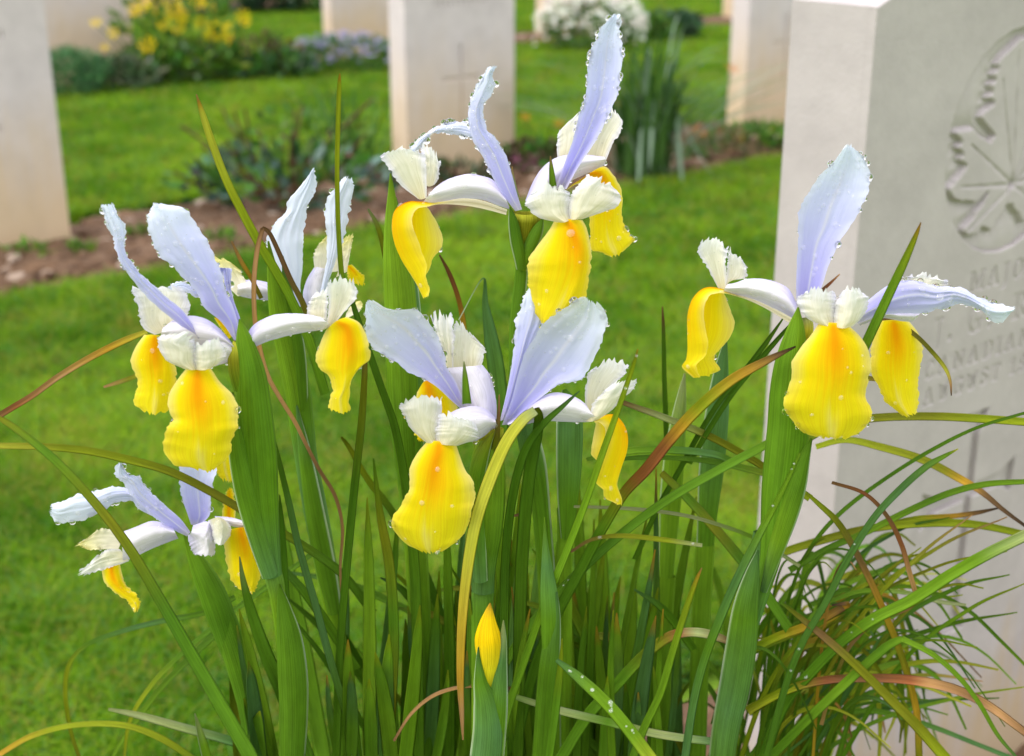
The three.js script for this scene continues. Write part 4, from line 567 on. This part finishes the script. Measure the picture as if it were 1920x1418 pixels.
for (let i = 0; i < 26; i++) {                                                // crossing blades low in the clump
  const x = rr(560, 1300), y = rr(1090, 1390), L = rr(120, 320), a = rr(-0.5, 0.5) + (rnd() < 0.5 ? -0.7 : 0.7), dd = rr(-110, 0), w = rr(9, 18);
  lf(`${(x - L * Math.cos(a) * 0.5).toFixed(1)},${(y - L * 0.5 * Math.abs(Math.sin(a))).toFixed(1)},3 ${x.toFixed(1)},${(y - 18).toFixed(1)},${w.toFixed(1)} ${(x + L * Math.cos(a) * 0.5).toFixed(1)},${(y + L * 0.5 * Math.abs(Math.sin(a))).toFixed(1)},${w.toFixed(1)}`, [dd, dd - 20], ['go', 'yg', 'gd', 'bg', 'lo'][i % 5] + 'g', { n: 18 });
}
// right: traced blades in front of the headstone
lt('1727,417,2 1716,445,9 1694,495,15 1668,550,17 1640,610,18 1612,670,18 1580,740,18', [34, 28], [[0, 't'], [0.07, 'a'], [0.2, 'y'], [0.45, 'l'], [1, 'g']], { roll: 0.25 });
lt('1784,742,2 1782,715,5 1772,690,7 1748,660,8 1716,628,8 1680,606,9 1640,598,8', [20, -2], [[0, 'k'], [0.12, 't'], [0.3, 'Y'], [0.5, 'o'], [1, 'n']], { n: 40 });
lt('1674,718,2 1640,711,8 1608,708,10 1570,712,10', [-20, -28], 'roo', {});
lt('1930,792,14 1850,786,15 1750,781,15 1640,784,15 1560,800,15 1490,840,15 1440,900,14', [-40, -60], 'yyooogg', { roll: 0.1 });
lt('1930,772,5 1830,803,6 1740,848,7 1660,898,7 1590,950,8 1540,1000,8 1500,1060,8', [-30, -50], 'ggdgg', {});
lt('1797,842,2 1770,856,8 1736,876,12 1690,916,13 1640,970,13 1590,1048,13 1548,1130,13 1505,1205,13 1472,1290,13 1436,1425,13', [16, 0], [[0, 'Y'], [0.06, 'l'], [0.3, 'b'], [1, 'g']], { roll: 0.1, drops: 3 });
lt('1930,992,5 1880,955,8 1840,922,11 1800,898,14 1730,862,15 1650,838,14 1585,825,12 1530,838,10', [-66, -80], [[0, 'k'], [0.25, 'n'], [0.4, 'a'], [0.5, 'o'], [1, 'y']], {});
lt('1930,903,9 1850,908,11 1780,925,12 1700,960,12 1620,1000,12 1550,1030,12 1480,1070,12', [-36, -60], 'llglgg', {});
lt('1930,1004,12 1830,984,14 1740,981,15 1640,990,15 1560,1008,15 1460,1040,15 1400,1080,14', [-76, -100], 'yyyoyg', {});
lt('1872,953,3 1830,962,8 1785,968,9 1720,972,9 1660,985,9', [-84, -90], 'knayo', {});
lt('1935,998,20 1850,1040,21 1780,1080,21 1710,1125,21 1640,1160,21 1580,1202,20 1520,1262,20 1470,1322,20 1430,1425,20', [6, -18], 'plllggdg', { roll: 0.35, drops: 6 });
lt('1560,905,6 1620,925,7 1662,966,8 1690,1020,9 1706,1075,9 1720,1122,9', [-16, -6], 'nrnrtt', { n: 30 });
lt('1721,1120,9 1700,1142,8 1658,1158,8 1620,1182,8 1588,1222,7 1560,1290,7 1540,1360,7', [-5, -16], 'ttntot', { sharp: false });
lt('1500,915,3 1535,945,9 1575,985,12 1615,1055,12 1655,1140,12 1692,1235,12 1718,1330,12 1724,1425,12', [-10, -20], 'yyonaoao', { roll: 0.1 });
lt('1692,1198,12 1660,1215,16 1600,1268,17 1522,1342,17 1440,1425,17', [4, -8], 'lglgg', { roll: 0.2 });
lt('1915,1430,4 1872,1380,7 1838,1322,8 1800,1272,9 1750,1228,10 1692,1198,11', [10, 4], 'bllll', {});
lt('1935,1382,11 1852,1322,15 1785,1291,17 1705,1275,17 1620,1272,15 1540,1277,15 1470,1297,16 1400,1335,17', [2, -16], [[0, 'n'], [0.1, 't'], [0.2, 'n'], [0.36, 't'], [0.42, 'r'], [0.62, 'n'], [0.7, 'r'], [0.85, 'y'], [1, 'o']], { roll: (t) => -0.9 + 1.5 * t, n: 60, ch: 0.8 });
lt('1780,1430,19 1720,1362,19 1660,1302,17 1600,1243,16 1540,1190,14 1490,1150,9 1465,1130,7', [14, 0], 'yooonog', { roll: 0.2 });
lt('1812,1135,5 1760,1128,8 1700,1112,8 1620,1108,8 1550,1130,8', [-60, -70], 'pplg', {});
lt('1925,1250,5 1880,1205,6 1820,1148,7 1760,1115,7 1690,1100,7 1600,1120,7 1520,1170,7', [-50, -80], 'lgglgg', {});
lt('1560,1135,3 1590,1134,10 1545,1165,16 1480,1190,16 1400,1225,16', [-20, -40], [[0, 'k'], [0.15, 'n'], [0.3, 'a'], [0.7, 'y'], [1, 'g']], { n: 40 });
lt('1580,1140,14 1520,1172,16 1450,1198,16 1370,1240,16', [-22, -40], 'nayg', {});
lt('1905,1425,8 1830,1395,8 1740,1360,9 1650,1335,10 1570,1335,10', [-70, -90], 'bbgg', {});
// filler: a fountain of thin arching leaves
for (let i = 0; i < 84; i++) {
  const x0 = rr(1330, 1560), y0 = rr(1330, 1520), right = rnd() < 0.82, reach = (right ? rr(60, 310) : -rr(40, 260)), apex = rr(940, 1310) + Math.abs(reach) * 0.15, drop2 = rr(-0.15, 0.95), x3 = x0 + reach * rr(1.0, 1.35), y3 = apex + (1500 - apex) * drop2 * rr(0.3, 1), dd = rr(-250, -20), w = rr(4, 12);
  const P0 = [x0, y0], P1 = [x0 + reach * 0.25, apex - 30 + (y0 - apex) * 0.1], P2 = [x0 + reach * rr(0.6, 0.9), apex - rr(0, 80)], P3 = [x3, y3]; let s = '';
  for (let k = 0; k <= 6; k++) { const t = 1 - k / 6, u = 1 - t, b = [u * u * u, 3 * u * u * t, 3 * u * t * t, t * t * t], X = b[0] * P0[0] + b[1] * P1[0] + b[2] * P2[0] + b[3] * P3[0], Y = b[0] * P0[1] + b[1] * P1[1] + b[2] * P2[1] + b[3] * P3[1]; s += (k ? ' ' : '') + `${X.toFixed(1)},${Y.toFixed(1)},${(w * (0.3 + 0.7 * Math.min(1, k / 3))).toFixed(1)}`; }
  const dead = rnd() < 0.09;
  lt(s, [dd + rr(-20, 40), dd], dead ? ['tnao', 'naoy', 'trno', 'tayo'][i % 4] : ['yogg', 'lgyg', 'ogdg', 'gggd', 'Yyog', 'bglg'][i % 6], { n: 22, roll: rr(-0.6, 0.6), vary: rr(-0.22, 0.18) });
}
for (let i = 0; i < 13; i++) {                                                // blades hanging straight down at the right of the tangle
  const x = rr(1570, 1735), y = rr(1090, 1260), L = rr(130, 330), dd = rr(-180, -70);
  lt(`${(x + rr(0, 40)).toFixed(1)},${(y + L).toFixed(1)},3 ${(x + 22).toFixed(1)},${(y + L * 0.6).toFixed(1)},${rr(6, 10).toFixed(1)} ${(x + 6).toFixed(1)},${(y + L * 0.2).toFixed(1)},9 ${(x - 30).toFixed(1)},${(y - 18).toFixed(1)},10 ${(x - 110).toFixed(1)},${(y + 10).toFixed(1)},10`, [dd, dd - 20], ['Yyo', 'tao', 'ogg', 'gdg', 'yog'][i % 5], { n: 22 });
}
for (let i = 0; i < 18; i++) {                                                // long thin leaves reaching across the stone
  const x0 = rr(1400, 1540), y0 = rr(1400, 1500), x1 = rr(1690, 1930), y1 = rr(960, 1330), dd = rr(-120, 0), w = rr(5, 10), sag = rr(-90, -20);
  lt(`${x1.toFixed(1)},${y1.toFixed(1)},2 ${(x0 + (x1 - x0) * 0.72).toFixed(1)},${(y0 + (y1 - y0) * 0.8 + sag * 0.7).toFixed(1)},${(w * 0.8).toFixed(1)} ${(x0 + (x1 - x0) * 0.38).toFixed(1)},${(y0 + (y1 - y0) * 0.5 + sag).toFixed(1)},${w.toFixed(1)} ${x0.toFixed(1)},${y0.toFixed(1)},${w.toFixed(1)}`, [dd + 20, dd], ['yogg', 'lgbg', 'ylgg', 'tyog', 'gbgd'][i % 5], { n: 26 });
}
// ---------------------------------------------------------------- plants in the beds behind
const leafMat = new THREE.MeshPhysicalMaterial({ vertexColors: true, side: THREE.DoubleSide, roughness: 0.6, transmission: 0.2, thickness: 0, specularIntensity: 0.4 });
const bloomMat = new THREE.MeshPhysicalMaterial({ vertexColors: true, side: THREE.DoubleSide, roughness: 0.85, transmission: 0.3, thickness: 0, specularIntensity: 0.3 });
function cloud(n, rx, ry, rz, len, wid, cols, flat = 0.35, lift = 0) {        // many small leaves through a rounded volume
  const P = [], COL = [], idx = [];
  for (let k = 0; k < n; k++) {
    let x, y, z, r; do { x = rr(-1, 1); y = rr(-1, 1); z = rr(-1, 1); r = x * x + y * y + z * z; } while (r > 1 || (r < 0.3 && rnd() < 0.7) || nz(x * 2.3 + rx * 9, y * 2.3, z * 2.3) < -0.22);
    const p = V3(x * rx, lift + ry * (1 + y) * 0.98, z * rz), out = V3(x, y * 0.8 + 0.5, z).normalize().add(V3(rr(-1, 1), rr(-0.6, 0.8), rr(-1, 1)).multiplyScalar(0.8)).normalize(), sd = out.clone().cross(V3(rr(-1, 1), rr(-flat, flat) * 2, rr(-1, 1))).normalize(), L = len * rr(0.6, 1.3), w = wid * rr(0.6, 1.2), nrm = out.clone().cross(sd), c = cols[Math.floor(rnd() * cols.length)].map((v) => v * rr(0.75, 1.25)), o = P.length / 3;
    const pt = (t, s, b) => p.clone().addScaledVector(out, L * t).addScaledVector(sd, w * s).addScaledVector(nrm, L * b);
    for (const q of [pt(0, 0, 0), pt(0.45, -0.5, 0.06), pt(0.5, 0, 0.0), pt(0.45, 0.5, 0.06), pt(1, 0, -0.12)]) { P.push(q.x, q.y, q.z); COL.push(...c); }
    idx.push(o, o + 1, o + 2, o, o + 2, o + 3, o + 1, o + 4, o + 2, o + 2, o + 4, o + 3);
  }
  const g = new THREE.BufferGeometry(); g.setAttribute('position', new THREE.Float32BufferAttribute(P, 3)); g.setAttribute('color', new THREE.Float32BufferAttribute(COL, 3)); g.setIndex(idx); g.computeVertexNormals(); g.userData.local = true; return g;
}
function bloom(r, n, col, cup = 0.25, heart = col) {                          // a ring of petals round a heart
  const P = [], COL = [], idx = [];
  for (let k = 0; k < n; k++) { const a = k / n * 6.283 + rr(-0.1, 0.1), w = 3.6 / n, R = r * rr(0.85, 1.1), o = P.length / 3; const pt = (t, s) => { P.push(Math.cos(a + s * w * (0.6 + 0.4 * t)) * R * t, cup * R * t * t * (1 + 0.3 * Math.abs(s)), Math.sin(a + s * w * (0.6 + 0.4 * t)) * R * t); COL.push(...(t < 0.3 ? heart : col).map((v) => v * rr(0.9, 1.1))); }; pt(0.08, 0); pt(0.6, -0.5); pt(0.65, 0); pt(0.6, 0.5); pt(1, -0.2); pt(1, 0.2); idx.push(o, o + 1, o + 2, o, o + 2, o + 3, o + 1, o + 4, o + 2, o + 2, o + 4, o + 5, o + 2, o + 5, o + 3); }
  const g = new THREE.BufferGeometry(); g.setAttribute('position', new THREE.Float32BufferAttribute(P, 3)); g.setAttribute('color', new THREE.Float32BufferAttribute(COL, 3)); g.setIndex(idx); g.computeVertexNormals(); g.userData.local = true; return g;
}
function part(t, name, geo, mat, pos, rot) { const m = new THREE.Mesh(geo, mat); m.name = name; m.castShadow = m.receiveShadow = true; if (pos) m.position.copy(pos); if (rot) m.rotation.set(...rot); t.add(m); return m; }
function stalks(list, r, col) { const gs = list.map(([a, b]) => { const mid = a.clone().lerp(b, 0.5).add(V3(rr(-0.02, 0.02), 0, rr(-0.02, 0.02))); const g = new THREE.TubeGeometry(new THREE.CatmullRomCurve3([a, mid, b]), 6, r, 5); g.setAttribute('color', new THREE.Float32BufferAttribute(new Array(g.attributes.position.count).fill(col).flat(), 3)); return g; }); const g = mergeGeometries(gs); g.userData.local = true; return g; }
const plantAt = (name, label, cat, p) => thing(name, label, cat, [p.x, 0.015, p.z]);
// point at pixel (x, y) at the distance of row coordinate q, relative to a plant
const rel = (t, x, y, q) => { const [s, h] = onRow(x, y, q), p = row(s, q, h); return p.sub(t.position); };
const GREENS = [[0.045, 0.13, 0.02], [0.075, 0.19, 0.025], [0.10, 0.23, 0.035]], BLUEG = [[0.03, 0.09, 0.03], [0.05, 0.12, 0.045], [0.10, 0.17, 0.11]], LIME = [[0.09, 0.2, 0.015], [0.14, 0.26, 0.02], [0.06, 0.15, 0.015]], RUST = [[0.10, 0.05, 0.03], [0.14, 0.07, 0.045], [0.07, 0.10, 0.03]];
const QB = -3.12, QC = -5.66, QD = -8.2;
{ // rose bush in the second bed
  const t = plantAt('rose_bush', 'low rose bush with dark blue-green leaves and reddish shoots', 'bush', ground(530, 405));
  part(t, 'foliage', cloud(300, 0.29, 0.085, 0.13, 0.05, 0.03, [...BLUEG, ...GREENS, [0.14, 0.22, 0.19], [0.18, 0.27, 0.22]]), leafMat);
  part(t, 'foliage', cloud(80, 0.2, 0.07, 0.12, 0.04, 0.02, [RUST[0], ...LIME, [0.09, 0.15, 0.03], [0.13, 0.2, 0.05]], 0.35, 0.12), leafMat, V3(0.06, 0, 0));
  const l = []; for (let i = 0; i < 16; i++) { const a = rr(0, 6.28); l.push([V3(rr(-0.05, 0.05), 0, rr(-0.03, 0.03)), V3(Math.cos(a) * rr(0.1, 0.3), rr(0.12, 0.3), Math.sin(a) * rr(0.05, 0.14))]); } l.push([V3(-0.08, 0, 0), V3(-0.27, 0.11, 0.03)]);
  part(t, 'stem', stalks(l, 0.0035, [0.12, 0.06, 0.03]), leafMat);
}
{ const t = plantAt('bulb_leaves', 'upright green leaves just left of the cross headstone', 'plant', ground(655, 345));
  const gs = []; for (let i = 0; i < 40; i++) { const a = rr(0, 6.28), h = rr(0.14, 0.3), b = V3(rr(-0.07, 0.07), 0, rr(-0.04, 0.04)), e = b.clone().add(V3(Math.cos(a) * rr(0.03, 0.16), h, Math.sin(a) * 0.07)); gs.push(ribbon(b, e, rr(0.008, 0.014), GREENS[i % 3])); }
  part(t, 'leaf_tuft', mergeGeometries(gs), leafMat).userData.kind = 'stuff'; }
function ribbon(a, b, w, col, droop = 0.25) {
  const n = 7, P = [], COL = [], idx = [], side = V3(-(b.z - a.z), 0, b.x - a.x).normalize(), out = V3(b.x - a.x, 0, b.z - a.z); if (side.lengthSq() < 0.5) side.set(1, 0, 0);
  for (let k = 0; k <= n; k++) { const t = k / n, p = a.clone().lerp(b, t); p.addScaledVector(out, -0.35 * t * (1 - t)); p.y += (b.y - a.y) * droop * t * (1 - t) * 2; const q = w * Math.min(1, 0.6 + t) * (1 - Math.pow(t, 3)) / 2 + 0.0004; for (const s of [-1, 1]) { P.push(p.x + side.x * q * s, p.y, p.z + side.z * q * s); COL.push(...col); } if (k) { const o = k * 2; idx.push(o - 2, o - 1, o, o - 1, o + 1, o); } }
  const g = new THREE.BufferGeometry(); g.setAttribute('position', new THREE.Float32BufferAttribute(P, 3)); g.setAttribute('color', new THREE.Float32BufferAttribute(COL, 3)); g.setIndex(idx); g.computeVertexNormals(); g.userData.local = true; return g;
}
{ // tall grassy bulb clump right of centre
  const t = plantAt('bulb_clump', 'tall clump of dark green strap leaves behind the topmost iris', 'plant', ground(1200, 342)); const gs = [], SIL = [0.22, 0.32, 0.22];
  for (let i = 0; i < 190; i++) { const a = rr(-0.3, 3.44), b = V3(rr(-0.07, 0.09), 0, rr(-0.05, 0.05)), far = rnd(), e = b.clone().add(V3(Math.cos(a) * (0.05 + 0.46 * far), rr(0.26, 0.46) * (1 - 0.3 * far), Math.sin(a) * 0.14 - 0.02)); gs.push(ribbon(b, e, rr(0.006, 0.014), rnd() < 0.26 ? SIL : mixc([0.04, 0.12, 0.02], [0.11, 0.23, 0.05], rnd()), rr(0.2, 0.7))); }
  for (let i = 0; i < 7; i++) { const b = V3(rr(-0.05, 0.1), rr(0.16, 0.25), rr(0.0, 0.07)); gs.push(ribbon(b, b.clone().add(V3(rr(-0.02, 0.12), -rr(0.12, 0.26), rr(0.02, 0.08))), rr(0.010, 0.016), SIL, 0)); }
  part(t, 'leaf_tuft', mergeGeometries(gs), leafMat).userData.kind = 'stuff';
}
const ORANGE = [0.62, 0.24, 0.03];
[[985, 222, -3.55, 'left of'], [1048, 235, -3.6, 'just behind'], [1165, 196, -3.5, 'right of']].forEach(([x, y, q, w]) => {
  const [s, h] = onRow(x, y, q), p = row(s, q), t = plantAt('orange_flower', `single small orange flower on a thin stalk ${w} the tallest lilac standard`, 'flower', p);
  part(t, 'stem', stalks([[V3(0, 0, 0), V3(0, h - 0.02, 0)]], 0.002, [0.06, 0.13, 0.03]), leafMat); part(t, 'bloom', bloom(0.019, 6, ORANGE, 0.9, [0.5, 0.16, 0.02]), bloomMat, V3(0, h - 0.02, 0), [0.5, 0, 0]);
});
[[1372, 128, -3.10, 'orange flower against the pale side of a headstone, upper right'], [1312, 245, -2.98, 'orange flower over the soil at the foot of the strap-leaf clump'], [1384, 256, -2.98, 'yellow-orange flower at the foot of a headstone, upper right']].forEach(([x, y, q, label], i) => {
  const [s, h] = onRow(x, y, q), p = row(s, q), t = plantAt('orange_flower', label, 'flower', p); const H = Math.max(0.03, h - 0.02);
  part(t, 'stem', stalks([[V3(0, 0, 0), V3(0, H, 0)]], 0.002, [0.06, 0.13, 0.03]), leafMat); part(t, 'bloom', bloom(0.020, 7, i === 2 ? [0.7, 0.4, 0.04] : [0.55, 0.2, 0.03], 0.6, [0.4, 0.12, 0.02]), bloomMat, V3(0, H, 0), [0.8, 0, 0]); part(t, 'foliage', cloud(40, 0.05, 0.02, 0.04, 0.04, 0.014, GREENS), leafMat);
});
{ const t = plantAt('low_plant', 'spreading low green plant at the foot of a headstone, upper right', 'plant', ground(1415, 288)); part(t, 'foliage', cloud(900, 0.2, 0.035, 0.1, 0.03, 0.014, [...GREENS, ...LIME]), leafMat); }
{ const t = plantAt('dying_plant', 'brownish dying plant beside the strap-leaf clump', 'plant', ground(1335, 305)); part(t, 'foliage', cloud(220, 0.13, 0.04, 0.06, 0.04, 0.012, [[0.2, 0.14, 0.07], [0.16, 0.17, 0.06], [0.25, 0.16, 0.1]]), leafMat); }
{ const t = plantAt('low_plant', 'low plant with purple-pink flowers behind the topmost iris\'s centre', 'plant', ground(990, 330)); part(t, 'foliage', cloud(420, 0.12, 0.04, 0.08, 0.035, 0.016, [...RUST, ...GREENS]), leafMat); [[968, 300], [998, 303], [985, 312], [1010, 318]].forEach(([x, y]) => { const p = rel(t, x, y, qOf(t.position.x, t.position.z) + 0.05); part(t, 'bloom', bloom(0.016, 8, [0.34, 0.10, 0.20], 0.5), bloomMat, p, [0.8, 0, 0]); }); }
{ const t = plantAt('low_plant', 'small dark plant at the foot of the cross headstone', 'plant', ground(820, 362)); part(t, 'foliage', cloud(420, 0.2, 0.035, 0.06, 0.035, 0.015, [...BLUEG, ...RUST]), leafMat); }
[[55, 500, 'weed growing from the soil near the left edge', 0.05], [270, 458, 'weed seedling in the soil right of the left headstone', 0.03], [150, 492, 'tiny bluish weed in the soil at left', 0.03], [415, 472, 'weed seedling in the soil below the rose bush', 0.035]].forEach(([x, y, label, r]) => { const t = plantAt('weed', label, 'plant', ground(x, y)); part(t, 'foliage', cloud(40, r, r * 0.4, r * 0.7, 0.03, 0.012, LIME), leafMat); });
// third bed
{ const t = plantAt('conifer_shrub', 'rounded soft green shrub at the left headstone\'s edge', 'shrub', ground(125, 185)); part(t, 'foliage', cloud(2600, 0.17, 0.09, 0.14, 0.03, 0.007, [[0.07, 0.21, 0.07], [0.10, 0.26, 0.09], [0.05, 0.16, 0.05]]), leafMat); }
{ const t = plantAt('grey_plant', 'dark grey-green plant in front of the upper-left headstone', 'plant', ground(225, 175)); part(t, 'foliage', cloud(480, 0.16, 0.06, 0.12, 0.045, 0.02, [[0.07, 0.12, 0.05], [0.10, 0.16, 0.07], [0.05, 0.08, 0.03], [0.16, 0.20, 0.12]]), leafMat); }
{ // yellow flowers on tall stalks
  const t = plantAt('yellow_flowers', 'tall yellow flowers over a leafy green plant, upper left', 'plant', ground(345, 158)); part(t, 'foliage', cloud(900, 0.27, 0.07, 0.16, 0.055, 0.03, [...LIME, ...LIME, ...GREENS, [0.14, 0.24, 0.12]]), leafMat);
  part(t, 'foliage', cloud(260, 0.26, 0.12, 0.12, 0.06, 0.02, LIME, 0.35, 0.12), leafMat);
  const st = []; const list = [[180, 45, 0.8], [212, 62, 0.9], [240, 58, 0.7], [250, 20, 1], [278, 88, 1.25], [295, 10, 1.2], [310, 32, 1.3], [325, 8, 1.3], [340, 30, 1.2], [352, 14, 1.1], [308, 50, 1], [335, 55, 1], [372, 8, 1.2], [376, 42, 1], [395, 68, 1.1], [405, 55, 1.4], [418, 48, 1.3], [425, 70, 1], [430, 85, 1.2], [455, 32, 1.2], [460, 45, 0.9], [375, 103, 1.3], [452, 112, 1.2], [262, 118, 0.9], [268, 5, 1.1], [392, 12, 0.9], [412, 62, 1.2], [400, 75, 1], [285, 22, 1], [330, 20, 1.3], [345, 45, 0.9], [196, 90, 0.6]];
  list.forEach(([x, y, k], i) => { const p = rel(t, x, y, QC + 0.1 + 0.2 * nz(i * 3.3, 1)); st.push([V3(p.x * 0.5, 0.03, p.z * 0.4), p.clone()]); part(t, 'bloom', bloom(0.032 * k, 9, [0.85, 0.64, 0.004], 0.35, [0.8, 0.5, 0.0]), bloomMat, p, [0.9 + rr(-0.4, 0.3), rr(0, 6), rr(-0.4, 0.4)]); });
  part(t, 'stem', stalks(st, 0.0025, [0.09, 0.17, 0.03]), leafMat);
}
{ const t = plantAt('red_leaf_plant', 'plant with reddish-brown shoots right of the yellow flowers', 'plant', ground(492, 150)); part(t, 'foliage', cloud(300, 0.17, 0.085, 0.12, 0.05, 0.02, [...RUST, [0.2, 0.12, 0.07], ...LIME]), leafMat); part(t, 'foliage', cloud(420, 0.16, 0.05, 0.12, 0.05, 0.025, [...GREENS, ...BLUEG]), leafMat, V3(0.08, 0, 0.05)); }
{ // mauve flowers
  const t = plantAt('mauve_flowers', 'mound of small mauve flowers beside the cross headstone', 'plant', ground(650, 138)); part(t, 'foliage', cloud(1500, 0.26, 0.075, 0.15, 0.03, 0.012, GREENS), leafMat); const gs = [];
  for (let i = 0; i < 190; i++) { const a = rr(0, 6.28), r = Math.sqrt(rnd()), g = bloom(rr(0.009, 0.015), 6, mixc([0.30, 0.26, 0.52], [0.48, 0.44, 0.68], rnd()), 0.3), y = 0.155 * Math.sqrt(1 - r * r * 0.85) + rr(-0.02, 0.015); g.rotateX(rr(0.3, 1.1)); g.translate(Math.cos(a) * r * 0.28, y, Math.sin(a) * r * 0.16 + 0.02); gs.push(g); }
  const g = mergeGeometries(gs); g.userData.local = true; part(t, 'blooms', g, bloomMat).userData.kind = 'stuff';
}
{ // white flowering bush
  const t = plantAt('white_flowers', 'bush covered in white blossom in front of a far headstone', 'bush', ground(1105, 100)); part(t, 'foliage', cloud(1600, 0.24, 0.12, 0.15, 0.035, 0.012, [...GREENS, [0.16, 0.19, 0.10]]), leafMat); const gs = [];
  for (let i = 0; i < 620; i++) { const a = rr(0, 6.28), r = Math.sqrt(rnd()), g = bloom(rr(0.009, 0.017), 5, [0.86, 0.85, 0.78].map((v) => v * rr(0.9, 1.05)), 0.3), y = 0.34 * Math.sqrt(1 - r * r * 0.8) - rr(0, 0.2) * rnd(); g.rotateX(rr(0.2, 1.3)); g.translate(Math.cos(a) * r * 0.28, Math.max(0.02, y), Math.sin(a) * r * 0.17 + 0.03); gs.push(g); }
  const g = mergeGeometries(gs); g.userData.local = true; part(t, 'blooms', g, bloomMat).userData.kind = 'stuff';
}
{ const t = plantAt('dark_plant', 'dark green rounded plant right of the white blossom', 'plant', ground(1262, 76)); part(t, 'foliage', cloud(900, 0.14, 0.065, 0.11, 0.04, 0.02, BLUEG), leafMat); }
{ const t = plantAt('green_plant', 'loose light green plant between white blossom and dark plant', 'plant', ground(1205, 82)); part(t, 'foliage', cloud(700, 0.16, 0.06, 0.11, 0.05, 0.016, [...LIME, ...GREENS]), leafMat); }
[[1028, 98, 'faint orange flower at the foot of the white blossom'], [1245, 80, 'faint orange flower under the dark rounded plant']].forEach(([x, y, label]) => { const p = ground(x, y), t = plantAt('orange_flower', label, 'flower', p); part(t, 'stem', stalks([[V3(0, 0, 0), V3(0, 0.04, 0)]], 0.002, [0.06, 0.13, 0.03]), leafMat); part(t, 'bloom', bloom(0.026, 6, [0.55, 0.22, 0.04], 0.8), bloomMat, V3(0, 0.04, 0), [0.6, 0, 0]); });
// far bed
[[430, 28, 0.3, 'dark bushy plant at the top behind the yellow flowers'], [505, 26, 0.22, 'dark bushy plant at the top left of a small far headstone'], [578, 24, 0.14, 'small green plant at the top left of the mauve flowers\' headstone']].forEach(([x, y, r, label], i) => { const t = plantAt('dark_plant', label, 'plant', ground(x, y)); part(t, 'foliage', cloud(900, r, 0.16, 0.2, 0.06, 0.03, i === 2 ? GREENS : [...BLUEG, [0.03, 0.07, 0.03]]), leafMat); });
renderer.render(scene, camera);
